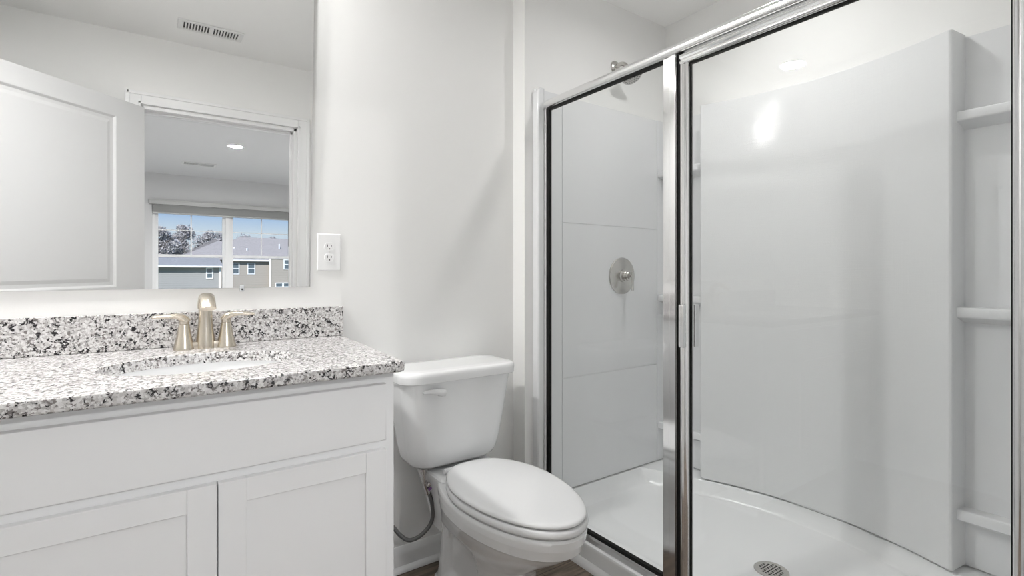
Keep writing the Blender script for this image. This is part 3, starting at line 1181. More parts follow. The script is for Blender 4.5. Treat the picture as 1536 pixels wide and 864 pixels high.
# valve wall: flange strip, three big plates, end strip; grooves between them
vp = MB()
vp.box(XS0, 2.236, YV + 0.003, YS - 0.0003, ZBm, ZT - 0.002)
g = 0.0016
bvv = 0.0025
vp.box(XS0, 1.504 - g, YV, YV + 0.012, ZBm, ZT, bvv)
for z0, z1 in ((ZBm, 0.655), (0.655, 1.354), (1.354, ZT)):
    vp.box(1.504 + g, 2.155 - g, YV, YV + 0.012, z0 + g, z1 - g, bvv)
vp.box(2.155 + g, 2.234, YV, YV + 0.012, ZBm, ZT, bvv)
vp.build('valve_wall_panel', M['acrylic'], sur, smooth=40)
# rolled front flange
fl = MB()
rr = []
for z in (ZBm - 0.05, ZT - 0.02, ZT - 0.006, ZT + 0.001):
    k = 0.0 if z < ZT - 0.019 else (0.004 if z < ZT else 0.016)
    rr.append([(XS0 - 0.002 + k, YS - 0.0003, z), (XS0 - 0.002 + k, YS - 0.024, z), (XS0 + 0.003 + k * 0.7, YS - 0.031, z), (XS0 + 0.010, YS - 0.034, z), (XS0 + 0.028, YS - 0.034, z), (XS0 + 0.036, YS - 0.030, z), (XS0 + 0.040, YS - 0.0157, z), (XS0 + 0.040, YS - 0.0003, z)])
fl.loft(rr)
fl.build('flange', M['acrylic'], sur, smooth=50)
# near end wall panel
ep = MB()
ep.box(XS0, 2.236, YN + 0.0003, YN + 0.0155, ZBm, ZT, 0.003)
ep.build('end_wall_panel', M['acrylic'], sur, smooth=40)
XN = 2.2245           # recessed back surface in the corners
PY0, PY1 = 0.540, 1.452
bkp = MB()
bkp.box(XN, XR - 0.0006, YN + 0.016, YV - 0.0005, ZBm, ZT - 0.006, 0.003)
for y, s in ((YV, -1), (YN + 0.0155, 1)):        # coved inner corners
    pr = [(XN + 0.001, y)] + [(XN - 0.030 * (1 - math.sin(a)), y + s * 0.030 * (1 - math.cos(a))) for a in [PI / 2 * k / 8 for k in range(9)]]
    bkp.prism([(XN + 0.001, y)] + [(XN - 0.03 + 0.03 * math.sin(a), y + s * (0.03 - 0.03 * math.cos(a))) for a in [PI / 2 * k / 8 for k in range(9)]], 'Z', ZBm, ZT - 0.006)
bkp.build('corner_back', M['acrylic'], sur, smooth=40)


def bow(y):
    u_ = (y - PY0) / (PY1 - PY0)
    return 2.127 + 0.092 * (1 - (2 * u_ - 1) ** 2)


# the bowed, textured back panel
NP = 40
front = [(bow(PY0 + (PY1 - PY0) * k / NP), PY0 + (PY1 - PY0) * k / NP) for k in range(NP + 1)]
poly_front = [(front[0][0] + 0.012, PY0 - 0.012), (front[0][0] + 0.004, PY0 - 0.010), (front[0][0] + 0.001, PY0 - 0.005)] + front + \
             [(front[-1][0] + 0.001, PY1 + 0.005), (front[-1][0] + 0.004, PY1 + 0.010), (front[-1][0] + 0.012, PY1 + 0.012)]
back = [(XN + 0.0, PY1 + 0.022), (XN + 0.0, PY0 - 0.022)]
bp_ = MB()
P2 = poly_front + back
rings = []


def insp(poly, d):
    return [(x + d if i < len(poly_front) else x, y) for i, (x, y) in enumerate(poly)]


for d, z in ((0.006, ZBm + 0.004), (0.0, ZBm + 0.010), (0.0, ZT - 0.006), (0.0015, ZT - 0.0015), (0.005, ZT)):
    rings.append([(x, y, z) for x, y in insp(P2, d)])
bp_.loft(rings)
bpo = bp_.build('back_panel', M['weave'], sur, smooth=40)
bpo['label'] = 'bowed back panel with fine linen texture'
# corner ledges
for ztop in (1.662, 1.018, 0.353):
    for side in (0, 1):
        lg = MB()
        th = 0.036
        if side:
            ya, yb2 = PY1 + 0.013, YV - 0.001
        else:
            ya, yb2 = YN + 0.016, PY0 - 0.013
        prof_l = [(XN + 0.0005, ztop - 0.004), (2.172, ztop), (2.164, ztop - 0.003), (2.161, ztop - 0.010), (2.161, ztop - th + 0.006), (2.166, ztop - th), (XN + 0.0005, ztop - th - 0.02)]
        lg.loft([[(p[0], y, p[1]) for p in prof_l] for y in (ya, yb2)])
        lg.build('corner_ledge', M['acrylic'], sur, smooth=40)

# ------------------------------------------------------------------ shower pan
pan = thing('shower_pan', 'white acrylic shower pan with raised curb and sloped floor', 'shower pan', (1.83, 1.0, 0))
XC0, XC1 = 1.366, 1.470


def pan_h(x, y):
    # curb
    if x <= XC1:
        return 0.090
    h = 0.056 + 0.026 * min(1.0, math.hypot((x - 1.826) / 0.38, (y - 0.962) / 0.75)) ** 1.3
    c = sstep(0.05, 0.0, 0) if False else 0
    k = max(0.0, 1 - (x - XC1) / 0.045)
    h = max(h, h + (0.090 - h) * (k ** 2))
    yy = min(max(y, PY0), PY1)
    xe = bow(yy) - 0.004 + (0.0 if PY0 <= y <= PY1 else 0.0)
    if y > PY1 or y < PY0:
        dcor = (y - PY1) if y > PY1 else (PY0 - y)
        xe = bow(yy) - 0.004 - 0.11 * min(1, dcor / 0.26)
    k = max(0.0, min(1.0, (x - (xe - 0.010)) / 0.026))
    h = h + (0.1465 - h) * (k ** 1.5)
    for d in (YV - y, y - (YN + 0.016)):
        k = max(0.0, 1 - max(0, d - 0.004) / 0.055)
        h = h + (max(h, 0.1465) - h) * (k ** 2.2)
    return h


pm = bmesh.new()
xs = [XC0, XC0 + 0.004, XC0 + 0.012, XC1 - 0.012, XC1] + [XC1 + 0.009 * k for k in range(1, 7)] + [1.55 + 0.02 * k for k in range(0, 24)] + [2.02 + 0.004 * k for k in range(0, 56)]
xs = sorted(set(round(x, 4) for x in xs if x < 2.2385)) + [2.2385]
ys = [YN + 0.0005] + [YN + 0.01 + 0.008 * k for k in range(0, 10)] + [0.31 + 0.022 * k for k in range(0, 62)] + [1.672 + 0.006 * k for k in range(0, 13)]
ys = sorted(set(round(y, 4) for y in ys if y < YS - 0.002)) + [YS - 0.0008]
gridv = []
for x in xs:
    row = []
    for y in ys:
        z = pan_h(x, y)
        if x == XC0:
            z = 0.078
        elif x == round(XC0 + 0.004, 4):
            z = 0.087
        if x <= XC1:
            z = min(z, 0.090)
        row.append(pm.verts.new((x, y, z)))
    gridv.append(row)
for i in range(len(xs) - 1):
    for j in range(len(ys) - 1):
        pm.faces.new((gridv[i][j], gridv[i + 1][j], gridv[i + 1][j + 1], gridv[i][j + 1]))
edge = [gridv[0][j] for j in range(len(ys))] + [gridv[i][-1] for i in range(1, len(xs))] + [gridv[-1][j] for j in range(len(ys) - 2, -1, -1)] + [gridv[i][0] for i in range(len(xs) - 2, 0, -1)]
low = [pm.verts.new((v.co.x, v.co.y, 0.0005)) for v in edge]
for k in range(len(edge)):
    j = (k + 1) % len(edge)
    pm.faces.new((edge[k], edge[j], low[j], low[k]))
mb = MB()
mb._merge(pm)
mb.build('pan_body', M['pan'], pan, smooth=40)
dr = MB()
dr.lathe([(0.001, 0.0), (0.056, 0.0), (0.058, 0.002), (0.055, 0.004), (0.001, 0.0042)], (1.826, 0.962, 0.0562), 'Z', 48)
dro = dr.build('drain_cover', M['nickel2'], pan, smooth=30)
dh = MB()
for ix in range(-3, 4):
    for iy in range(-3, 4):
        if ix * ix + iy * iy < 12:
            dh.box(1.826 + ix * 0.0115 - 0.0033, 1.826 + ix * 0.0115 + 0.0033, 0.962 + iy * 0.0115 - 0.0033, 0.962 + iy * 0.0115 + 0.0033, 0.0597, 0.0606)
dh.build('drain_holes', M['slot'], dro, smooth=0)
# shoe moulding against the curb
sm = MB()
sm.loft(run_x([(0, 0.0005), (0.017, 0.0005), (0.016, 0.010), (0.012, 0.020), (0.005, 0.028), (0, 0.029)], XC0 - 0.0005, YN + 0.002, YS - 0.016))
struct(sm.build('trim_4', M['trim'], smooth=50), 'white shoe moulding along the foot of the shower curb', 'moulding')

# ------------------------------------------------------------------ shower enclosure frame (fixed part)
XG = 1.402
fr_t = thing('shower_enclosure', 'polished chrome shower frame with header rail, post and fixed glass pane', 'shower enclosure', (XG, 1.0, 0.09))
# header: rounded tube rail
hp_ = []
for k in range(24):
    a = 2 * PI * k / 24
    ca, sa = math.cos(a), math.sin(a)
    hp_.append((XG - 0.004 + 0.027 * abs(ca) ** 0.75 * (1 if ca > 0 else -1), 1.852 + 0.0175 * abs(sa) ** 0.85 * (1 if sa > 0 else -1)))
mb = MB()
mb.loft([[(p[0], y, p[1]) for p in hp_] for y in (YN + 0.016, YV - 0.001)])
mb.build('header_rail', M['chrome_satin'], fr_t, smooth=50)


def chan(y0, y1, z0, z1, xw=0.018, bv=0.003, x=XG):
    return MB().box(x - xw, x + xw, y0, y1, z0, z1, bv)


c1 = chan(1.706, YV - 0.001, 0.092, 1.835, 0.016, 0.003)
c1.box(XG - 0.020, XG - 0.012, 1.722, YV - 0.001, 1.790, 1.835, 0.001)
c1.build('wall_jamb', M['chrome_satin'], fr_t, smooth=40)
# post: two-step profile
pp = MB()
pp.box(XG - 0.020, XG + 0.020, 1.036, 1.090, 0.1125, 1.8345, 0.003)
pp.box(XG - 0.024, XG - 0.015, 1.037, 1.062, 0.1125, 1.8345, 0.002)
pp.build('post', M['chrome'], fr_t, smooth=40)
MB().box(XG - 0.014, XG + 0.014, 1.0265, 1.0355, 0.115, 1.833).build('post_gap_shade', M['black'], fr_t, smooth=0)  # black strip standing in for the shaded gap between post and door
# threshold track
tkm = MB()
tkm.prism([(XG - 0.022, 0.0905), (XG + 0.024, 0.0905), (XG + 0.022, 0.104), (XG + 0.010, 0.112), (XG - 0.012, 0.112), (XG - 0.018, 0.104)], 'Y', YN + 0.017, YV - 0.001)
tkm.build('bottom_track', M['chrome'], fr_t, smooth=30)
MB().box(XG - 0.018, XG + 0.018, YN + 0.0157, 0.2245, 0.112, 1.835, 0.003).build('strike_jamb', M['chrome_satin'], fr_t, smooth=40)
gp = MB()
gp.box(XG - 0.003, XG + 0.003, 1.0905, 1.7055, 0.1135, 1.834)
gp.build('fixed_glass', M['glass'], fr_t, smooth=0)
gk = MB()
gk.box(XG - 0.007, XG + 0.007, 1.695, 1.7059, 0.1125, 1.836)
gk.box(XG - 0.007, XG + 0.007, 1.0902, 1.0935, 0.1125, 1.836)
gk.box(XG - 0.008, XG + 0.008, 1.0902, 1.7059, 1.8285, 1.8355)
gk.box(XG - 0.008, XG + 0.008, 1.0902, 1.7059, 0.1121, 0.122)
gk.build('gasket', M['black'], fr_t, smooth=0)

# hinged door
sdo = thing('shower_door', 'chrome framed clear glass shower door hung right of the post', 'shower door', (XG, 0.65, 0.118))
DY0, DY1 = 0.226, 1.0245
DZ0, DZ1 = 0.118, 1.829
XD = XG - 0.004


def rounded_bar(axis, a0, a1, c0, c1, x=XD):
    """door frame extrusion: stepped bright profile; c0..c1 is its face width"""
    prof_ = []
    wd = c1 - c0
    for f, dx in ((0.0, 0.014), (0.0, -0.010), (0.04, -0.014), (0.16, -0.017), (0.34, -0.0175), (0.46, -0.013), (0.52, -0.0105), (0.62, -0.014), (0.78, -0.0165), (0.93, -0.013), (1.0, -0.006), (1.0, 0.014)):
        prof_.append((x + dx, c0 + wd * f))
    t_ = MB()
    if axis == 'Z':
        t_.loft([[(p[0], p[1], a) for p in prof_] for a in (a0, a1)])
    else:
        t_.loft([[(p[0], a, p[1]) for p in prof_] for a in (a0, a1)])
    return t_


st = rounded_bar('Z', DZ0, DZ1 - 0.0345, DY1, 0.9935)
st.build('stile', M['chrome'], sdo, smooth=45)
st = rounded_bar('Z', DZ0, DZ1 - 0.0345, DY0, 0.2525)
st.build('stile', M['chrome'], sdo, smooth=45)
rl = rounded_bar('Y', DY0, DY1, DZ1, DZ1 - 0.034)
rl.build('top_rail', M['chrome'], sdo, smooth=45)
rl = rounded_bar('Y', 0.2527, 0.9933, DZ0, DZ0 + 0.034)
rl.build('bottom_rail', M['chrome'], sdo, smooth=45)
MB().box(XD - 0.003, XD + 0.003, 0.253, 0.993, DZ0 + 0.0345, DZ1 - 0.0345).build('door_glass', M['glass'], sdo, smooth=0)
gk = MB()
gz0, gz1 = DZ0 + 0.0342, DZ1 - 0.0347
gk.box(XD - 0.0038, XD + 0.0038, 0.9905, 0.9932, gz0, gz1)
gk.box(XD - 0.0038, XD + 0.0038, 0.2527, 0.2550, gz0, gz1)
gk.box(XD - 0.0038, XD + 0.0038, 0.2550, 0.9905, gz1 - 0.0045, gz1)
gk.box(XD - 0.0038, XD + 0.0038, 0.2550, 0.9905, gz0, gz0 + 0.0045)
gk.build('gasket', M['black'], sdo, smooth=0)
hdl = MB()
hdl.box(XD - 0.034, XD - 0.0178, 0.996, 1.016, 0.893, 1.030, 0.004)
hdl.build('handle', M['chrome_satin'], sdo, smooth=40)
hdl = MB()
hdl.box(XD + 0.0145, XD + 0.036, 0.988, 1.010, 0.893, 1.030, 0.004)
hdl.build('handle', M['chrome_satin'], sdo, smooth=40)

# ------------------------------------------------------------------ shower valve and head
VX, VZ = 1.889, 1.114
val = thing('shower_valve', 'round brushed nickel shower valve with a small bar lever on the panel', 'shower valve', (VX, YV, VZ))
MB().lathe([(0.090, 0.0005), (0.090, 0.003), (0.086, 0.006), (0.060, 0.009), (0.036, 0.011), (0.033, 0.012)], (VX, YV, VZ), (0, -1, 0), 56).build('escutcheon', M['nickel2'], val, smooth=30)
vb = MB()
vb.lathe([(0.031, 0.011), (0.031, 0.017), (0.0245, 0.020), (0.0245, 0.034), (0.022, 0.037), (0.0225, 0.050), (0.019, 0.054), (0.007, 0.055), (0.007, 0.068)], (VX, YV, VZ), (0, -1, 0), 36)
vbo = vb.build('hub', M['nickel2'], val, smooth=30)
MB().lathe([(0.006, -0.070), (0.0068, -0.068), (0.0068, 0.018), (0.006, 0.020)], (VX, YV - 0.069, VZ - 0.0), (0, 0, 1), 18).build('lever', M['nickel2'], vbo, smooth=40)

HX, HZ = 1.858, 2.136
shd = thing('showerhead', 'brushed nickel shower head on a bent arm above the surround', 'shower head', (HX, YS, HZ))
MB().lathe([(0.031, 0.0003), (0.031, 0.003), (0.027, 0.008), (0.014, 0.012), (0.011, 0.013)], (HX, YS, HZ), (0, -1, 0), 36).build('flange', M['nickel2'], shd, smooth=40)
arm = smooth_path([(HX, YS - 0.002, HZ), (HX + 0.001, YS - 0.035, HZ + 0.004), (HX + 0.001, YS - 0.062, HZ - 0.006), (HX + 0.001, YS - 0.080, HZ - 0.030)], 8)
MB().tube(arm, 0.0105, 18).build('arm', M['nickel2'], shd, smooth=60)
hn = Vector((-0.06, -0.60, -0.80)).normalized()
hc = Vector((HX + 0.001, YS - 0.079, HZ - 0.029))
mh = MB()
mh.lathe([(0.0125, 0.0), (0.0145, 0.006), (0.0145, 0.014), (0.018, 0.020), (0.040, 0.036), (0.052, 0.046), (0.0535, 0.054), (0.0515, 0.057), (0.001, 0.0575)], hc, hn, 40)
mho = mh.build('spray_head', M['nickel2'], shd, smooth=40)
nzm = MB()
u_ = hn.orthogonal().normalized()
v_ = hn.cross(u_)
for rr_, cnt in ((0.010, 6), (0.021, 12), (0.032, 18), (0.043, 24)):
    for k in range(cnt):
        a = 2 * PI * k / cnt
        nzm.lathe([(0.0024, 0.0570), (0.0019, 0.0590)], hc + (u_ * math.cos(a) + v_ * math.sin(a)) * rr_, hn, 8)
nzm.build('nozzles', M['ventdark'], mho, smooth=30)


# ------------------------------------------------------------------ ceiling lights and vents
def ceiling_light(x, y, strength, label, col=(1.0, 0.995, 0.985), recess=0.0):
    t_ = thing('recessed_ceiling_light', label, 'ceiling light', (x, y, ZC))
    MB().lathe([(0.068, 0.0004), (0.090, 0.0004), (0.090, 0.003), (0.080, 0.008), (0.070, 0.009), (0.068, 0.006)], (x, y, ZC), (0, 0, -1), 48, False, False).build('trim_ring', M['trim'], t_, smooth=40)
    if recess:
        MB().lathe([(0.068, -0.002), (0.0575, 0.001), (0.0575, 0.006)][::-1] + [(0.0585, 0.0), (0.0585, -recess - 0.004), (0.001, -recess - 0.006)], (x, y, ZC), (0, 0, -1), 48, False, False).build('baffle', M['trim'], t_, smooth=40)
        MB().lathe([(0.056, -recess), (0.001, -recess + 0.001)], (x, y, ZC), (0, 0, -1), 48).build('diffuser', emit('lamp_' + label[:6], col, strength), t_, smooth=40)
        return t_
    d_ = MB().lathe([(0.068, 0.004), (0.0675, 0.0055), (0.001, 0.0065)], (x, y, ZC), (0, 0, -1), 48)
    d_.build('diffuser', emit('lamp_' + label[:6], col, strength), t_, smooth=40)
    return t_


ceiling_light(-0.50, 1.60, LAMP_BATH, 'round recessed ceiling light over the vanity, mirrored in the shower door glass')
ceiling_light(0.20, 1.58, LAMP_SINK, 'round recessed ceiling light right above the sink faucet')
ceiling_light(LSX, LSY, LAMP_SHOWER, 'round recessed ceiling light over the shower pan', recess=0.011)
ceiling_light(0.767, -2.745, LAMP_BED, 'round recessed bedroom ceiling light, seen bright in the mirror')


def ceiling_vent(x0, x1, y0, y1, label, nsl):
    t_ = thing('ceiling_vent', label, 'ceiling vent', ((x0 + x1) / 2, (y0 + y1) / 2, ZC))
    z = ZC
    bw = 0.024
    f_ = MB()
    f_.box(x0, x1, y0, y0 + bw, z - 0.007, z - 0.0004, 0.003)
    f_.box(x0, x1, y1 - bw, y1, z - 0.007, z - 0.0004, 0.003)
    f_.box(x0, x0 + bw, y0 + bw, y1 - bw, z - 0.007, z - 0.0004, 0.003)
    f_.box(x1 - bw, x1, y0 + bw, y1 - bw, z - 0.007, z - 0.0004, 0.003)
    f_.box((x0 + x1) / 2 - 0.006, (x0 + x1) / 2 + 0.006, y0 + bw, y1 - bw, z - 0.006, z - 0.0004)
    f_.build('grille_frame', M['vent'], t_, smooth=40)
    MB().box(x0 + bw, x1 - bw, y0 + bw, y1 - bw, z - 0.0008, z - 0.0003).build('duct_opening', M['ventdark'], t_, smooth=0)
    L_ = MB()
    n_ = nsl
    for k in range(n_ + 1):
        xx = x0 + bw + (x1 - x0 - 2 * bw) * k / n_
        s_ = 1 if xx < (x0 + x1) / 2 else -1
        L_.box(-0.0032, 0.0032, y0 + bw, y1 - bw, -0.0035, 0.0020, 0, 2, Matrix.Translation((xx, 0, z - 0.0042)) @ Matrix.Rotation(0.25 * s_, 4, 'Y'))
    L_.build('louvre', M['vent'], t_, smooth=0)
    return t_


ceiling_vent(0.118, 0.430, 0.300, 0.436, 'white slotted vent on the bathroom ceiling, above the doorway in the mirror', 19)
ceiling_vent(0.330, 0.715, -4.37, -4.13, 'white slotted vent on the bedroom ceiling, near the window in the mirror', 26)


# ------------------------------------------------------------------ bedroom window
def window_unit(name, x0, x1, label):
    YW = BY0 - 0.075
    fo = 0.035
    f_ = MB()
    for a in ((x0, x0 + fo, WZ0, WZ1), (x1 - fo, x1, WZ0, WZ1), (x0 + fo, x1 - fo, WZ0, WZ0 + fo), (x0 + fo, x1 - fo, WZ1 - fo, WZ1)):
        f_.box(a[0], a[1], YW - 0.05, YW + 0.05, a[2], a[3], 0.003)
    o = f_.build(name, M['vinyl'], smooth=30)
    struct(o, label, 'window')
    zm = 1.235
    for zz0, zz1, yo in ((zm - 0.02, WZ1 - fo, -0.018), (WZ0 + fo, zm + 0.022, 0.018)):
        s_ = MB()
        b_ = 0.040
        X0, X1 = x0 + fo, x1 - fo
        for a in ((X0, X0 + b_, zz0, zz1), (X1 - b_, X1, zz0, zz1), (X0 + b_, X1 - b_, zz0, zz0 + b_), (X0 + b_, X1 - b_, zz1 - b_, zz1)):
            s_.box(a[0], a[1], YW + yo - 0.016, YW + yo + 0.016, a[2], a[3], 0.003)
        so = s_.build('window_sash', M['vinyl'], o, smooth=30)
        MB().box(X0 + b_ - 0.003, X1 - b_ + 0.003, YW + yo - 0.002, YW + yo + 0.002, zz0 + b_ - 0.003, zz1 - b_ + 0.003).build('pane', M['winglass'], so, smooth=0)
        if yo < 0:
            g_ = MB()
            xm = (X0 + X1) / 2
            zc = 1.622
            g_.box(xm - 0.008, xm + 0.008, YW + yo - 0.005, YW + yo + 0.005, zz0 + b_ - 0.002, zz1 - b_ + 0.002)
            g_.box(X0 + b_ - 0.002, X1 - b_ + 0.002, YW + yo - 0.0045, YW + yo + 0.0045, zc - 0.006, zc + 0.006)
            g_.build('muntin', M['vinyl'], so, smooth=0)
    return o


XMW = (WX0 + WX1) / 2
window_unit('window_1', WX0, XMW, 'white double hung window with grid in the upper sash, left half in the mirror')
window_unit('window_2', XMW, WX1, 'white double hung window with grid in the upper sash, right half in the mirror')
sl = MB()
sl.box(WX0 - 0.05, WX1 + 0.05, BY0 - 0.03, BY0 + 0.05, WZ0 - 0.022, WZ0, 0.004)
sl.box(WX0 - 0.03, WX1 + 0.03, BY0, BY0 + 0.014, WZ0 - 0.09, WZ0 - 0.022, 0.003)
struct(sl.build('trim_5', M['trim'], smooth=40), 'white bedroom window sill', 'window sill')

bl = thing('window_blind', 'pale grey horizontal blind raised to the top of the bedroom window, in the mirror', 'window blind', (XMW, BY0, 1.95))
vl = MB()
vl.box(WX0 - 0.035, WX1 + 0.035, BY0 + 0.001, BY0 + 0.055, 1.985, 2.052, 0.005)
vl.box(WX0 - 0.038, WX1 + 0.038, BY0 + 0.004, BY0 + 0.060, 2.034, 2.054, 0.005)
vl.build('valance', M['blind'], bl, smooth=40)
sk = MB()
for k in range(13):
    z = 1.872 + k * 0.0085
    sk.box(WX0 + 0.01, WX1 - 0.01, BY0 - 0.010, BY0 + 0.040, z, z + 0.0045, 0)
sk.build('slat_stack', M['blind'], bl, smooth=0)
MB().box(WX0 + 0.01, WX1 - 0.01, BY0 - 0.012, BY0 + 0.042, 1.852, 1.870, 0.003).build('bottom_rail', M['blind'], bl, smooth=40)
MB().tube([(1.868, BY0 + 0.048, 1.99), (1.868, BY0 + 0.048, 1.42)], 0.005, 10).build('tilt_wand', M['ventdark'], bl, smooth=60)

# ------------------------------------------------------------------ outside
struct(MB().box(-160, 160, -240, BY0 - 0.6, ZG - 0.2, ZG).build('ground_outside', M['grass'], smooth=0), 'lawn outside the bedroom window', 'ground')

HY = -58.0
hs = thing('neighbouring_house', 'beige sided house with shingled hip roof beyond the bedroom window', 'house', (8, HY - 5, ZG))


def hip(mb_, x0, x1, y0, y1, z0, z1, run, ovh=0.0):
    ym = (y0 + y1) / 2
    vtx = [(x0, y0, z0), (x1, y0, z0), (x1, y1, z0), (x0, y1, z0), (x0 + run, ym, z1), (x1 - run, ym, z1)]
    for f in ((0, 1, 5, 4), (1, 2, 5), (2, 3, 4, 5), (3, 0, 4), (3, 2, 1, 0)):
        mb_.quad(*[vtx[i] for i in f])


# main two-storey block (right): front plane HY, projecting wing to its right
MB().box(2.2, 10.72, HY - 13, HY, ZG, 1.30).build('front_wall', M['siding'], hs, smooth=0)
MB().box(10.74, 22.0, HY - 13, HY + 0.5, ZG, 1.72).build('wing_wall', M['siding'], hs, smooth=0)
r_ = MB()
hip(r_, 1.9, 11.0, HY - 13.4, HY + 0.40, 1.30, 3.75, 5.0)
hip(r_, 4.5, 22.4, HY - 14.0, HY - 0.3, 1.55, 4.05, 4.2)
r_.build('roof', M['shingle'], hs, smooth=0)
ev = MB()
ev.box(6.35, 10.70, HY + 0.30, HY + 0.46, 1.17, 1.33)
ev.box(10.74, 22.4, HY + 0.60, HY + 0.76, 1.62, 1.76)
ev.build('gutter', M['housewhite'], hs, smooth=0)
MB().box(10.64, 10.82, HY + 0.49, HY + 0.60, ZG, 1.62).build('corner_board', M['housewhite'], hs, smooth=0)


def house_window(x0, x1, z0, z1, y):
    b_ = 0.09
    t_ = MB()
    for a in ((x0, x0 + b_, z0, z1), (x1 - b_, x1, z0, z1), (x0 + b_, x1 - b_, z0, z0 + b_), (x0 + b_, x1 - b_, z1 - b_, z1), (x0 + b_, x1 - b_, (z0 + z1) / 2 - 0.04, (z0 + z1) / 2 + 0.04)):
        t_.box(a[0], a[1], y + 0.001, y + 0.07, a[2], a[3])
    o = t_.build('window', M['housewhite'], hs, smooth=0)
    MB().box(x0 + b_, x1 - b_, y + 0.002, y + 0.03, z0 + b_, z1 - b_).build('window_pane', M['houseglass'], o, smooth=0)


house_window(6.95, 7.80, -0.25, 1.00, HY)
house_window(8.55, 9.33, -0.25, 1.01, HY)
house_window(12.10, 12.85, 0.30, 1.43, HY + 0.5)
house_window(11.25, 12.05, -2.10, -1.16, HY + 0.5)
house_window(12.05, 12.75, -2.10, -1.16, HY + 0.5)
for vx, vz, vy in ((7.66, 2.16, HY - 3.2), (8.88, 2.02, HY - 2.6), (12.36, 2.62, HY - 3.2)):
    MB().lathe([(0.07, 0), (0.07, 0.62)], (vx, vy, vz), 'Z', 12).build('vent_pipe', M['housewhite'], hs, smooth=40)
MB().box(8.65, 8.95, HY - 5.0, HY - 4.6, 2.86, 3.12).build('roof_vent', M['slot'], hs, smooth=0)

def near(x, z):
    k = 51.66 / 61.66
    return x * k, CAM_H + (z - CAM_H) * k - 0.02


HY2 = -48.0
hl = thing('neighbouring_house', 'grey sided house with white corner board, left of the beige one beyond the window', 'house', (1, HY + 2, ZG))
GX, GZ = near(6.03, 0.64)
_, GR = near(0, 1.52)
MB().box(-14, GX, HY2 - 7, HY2, ZG, GZ).build('front_wall', M['siding_blue'], hl, smooth=0)
r_ = MB()
t_ = [(-14.4, HY2 + 0.4, GZ), (GX + 0.2, HY2 + 0.4, GZ), (GX + 0.2, HY2 - 7.4, GZ), (-14.4, HY2 - 7.4, GZ), (-10, HY2 - 3.5, GR), (GX + 0.2, HY2 - 3.5, GR)]
for f in ((0, 1, 5, 4), (1, 2, 5), (2, 3, 4, 5), (3, 0, 4), (3, 2, 1, 0)):
    r_.quad(*[t_[i] for i in f])
r_.build('roof', M['shingle_grey'], hl, smooth=0)
ev = MB()
ev.box(-14.4, GX + 0.2, HY2 + 0.4, HY2 + 0.54, GZ - 0.10, GZ + 0.04)
ev.build('gutter', M['housewhite'], hl, smooth=0)
MB().box(GX - 0.13, GX + 0.03, HY2 + 0.005, HY2 + 0.10, ZG, GZ - 0.08).build('corner_board', M['housewhite'], hl, smooth=0)
hs_save = hs
hs = hl
wa, wb2 = near(4.71, -0.68), near(5.36, 0.50)
house_window(wa[0], wb2[0], wa[1], wb2[1], HY2)
hs = hs_save


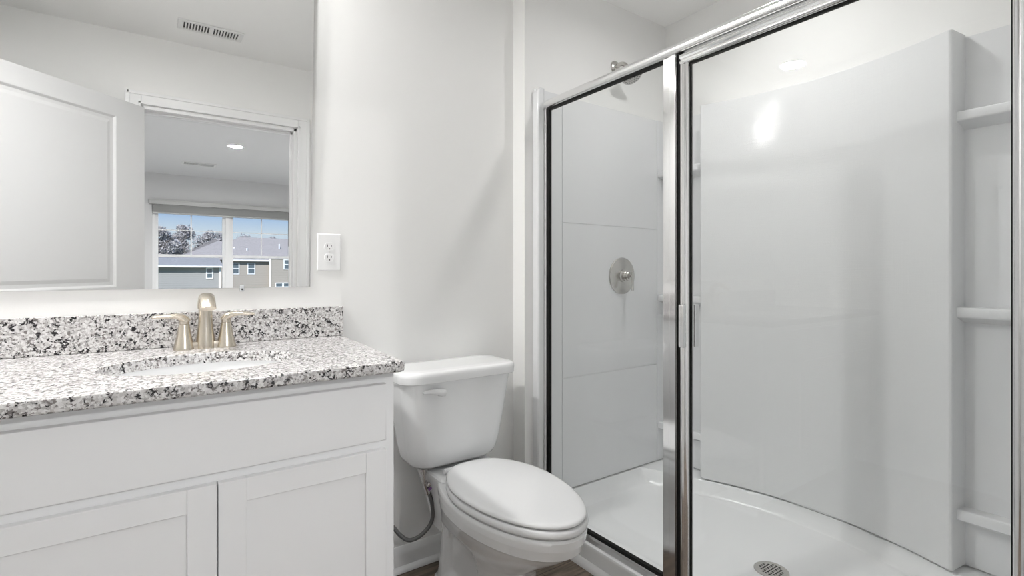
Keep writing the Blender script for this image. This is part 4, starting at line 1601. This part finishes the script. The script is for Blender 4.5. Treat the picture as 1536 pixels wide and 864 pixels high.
# trees
def tree_meshes(seed, h, rad):
    rnd = random.Random(seed)
    tr = MB()
    tr.tube([(0, 0, 0), (0.1, 0, h * 0.3), (0.0, 0.1, h * 0.6), (0.15, 0, h * 0.85)], [0.28, 0.22, 0.14, 0.05], 8)
    for k in range(16):
        a = rnd.uniform(0, 2 * PI)
        z0 = h * rnd.uniform(0.25, 0.7)
        L_ = rad * rnd.uniform(0.5, 0.95)
        tr.tube([(0.05, 0.03, z0), (L_ * 0.5 * math.cos(a), L_ * 0.5 * math.sin(a), z0 + L_ * 0.45), (L_ * math.cos(a), L_ * math.sin(a), z0 + L_ * 0.75)], [0.10, 0.06, 0.02], 6)
    cr_ = bmesh.new()
    clumps = []
    for k in range(26):
        a = rnd.uniform(0, 2 * PI)
        zz = rnd.uniform(0.28, 1.0)
        rr2 = rad * math.sqrt(max(0.05, 1 - ((zz - 0.55) / 0.5) ** 2)) * rnd.uniform(0.2, 0.9)
        clumps.append((rr2 * math.cos(a), rr2 * math.sin(a), zz * h, rad * rnd.uniform(0.30, 0.48)))
    for k in range(6500):
        c = rnd.choice(clumps)
        d = Vector((rnd.gauss(0, 1), rnd.gauss(0, 1), rnd.gauss(0, 1))).normalized() * c[3] * rnd.random() ** 0.4
        p = Vector(c[:3]) + d
        n_ = Vector((rnd.gauss(0, 1), rnd.gauss(0, 1), rnd.gauss(0, 1))).normalized()
        u2 = n_.orthogonal().normalized()
        w2 = n_.cross(u2)
        s_ = rnd.uniform(0.07, 0.16)
        vv = [cr_.verts.new(p + u2 * s_ * a_ + w2 * s_ * b_ * 0.7) for a_, b_ in ((-1, 0), (0, -1), (1, 0), (0, 1))]
        cr_.faces.new(vv)
    mb_ = MB()
    mb_._merge(cr_)
    return tr, mb_


protos = []
tree_spots = [(-1.9, -84, 0, 1.0, 'bare grey tree at the left end of the tree line beyond the window'),
              (1.1, -80, 1, 0.98, 'tall bare grey tree in the left pane, nearest the window frame'),
              (4.0, -84, 0, 1.02, 'bare grey tree behind the window grid bar, beyond the houses'),
              (6.6, -80, 1, 0.93, 'bare grey tree right of the grid bar, beside the foot of the hip roof'),
              (9.0, -85, 0, 0.95, 'bare grey tree rising behind the sloped end of the hip roof'),
              (12.2, -88, 1, 0.93, 'bare grey tree behind the window mullion, above the roof ridge'),
              (16.6, -90, 0, 0.91, 'bare grey tree peeping over the middle of the roof ridge'),
              (21.5, -92, 1, 0.88, 'bare grey tree behind the right end of the beige house')]
GRP = 'bare trees beyond the houses'
for i, (x, y, kind, s, lab) in enumerate(tree_spots):
    if len(protos) < 2:
        t_ = thing('bare_tree', lab, 'tree', (x, y, ZG), GRP)
        a, b_ = tree_meshes(11 + i, 8.5, 1.95)
        o1 = a.build('trunk', M['bark'], None, smooth=60)
        o2 = b_.build('crown', M['leaf'], None, smooth=0, recalc=False)
        o1.parent = t_
        o2.parent = t_
        protos.append((t_, o1, o2))
    else:
        pr = protos[kind]
        t_ = pr[0].copy()
        COL.objects.link(t_)
        t_.location = (x, y, ZG)
        t_['label'] = lab
        for ch in pr[1:]:
            c_ = ch.copy()
            COL.objects.link(c_)
            c_.parent = t_
        t_.rotation_euler = (0, 0, 1.1 * i)
    t_.scale = (s, s, s)
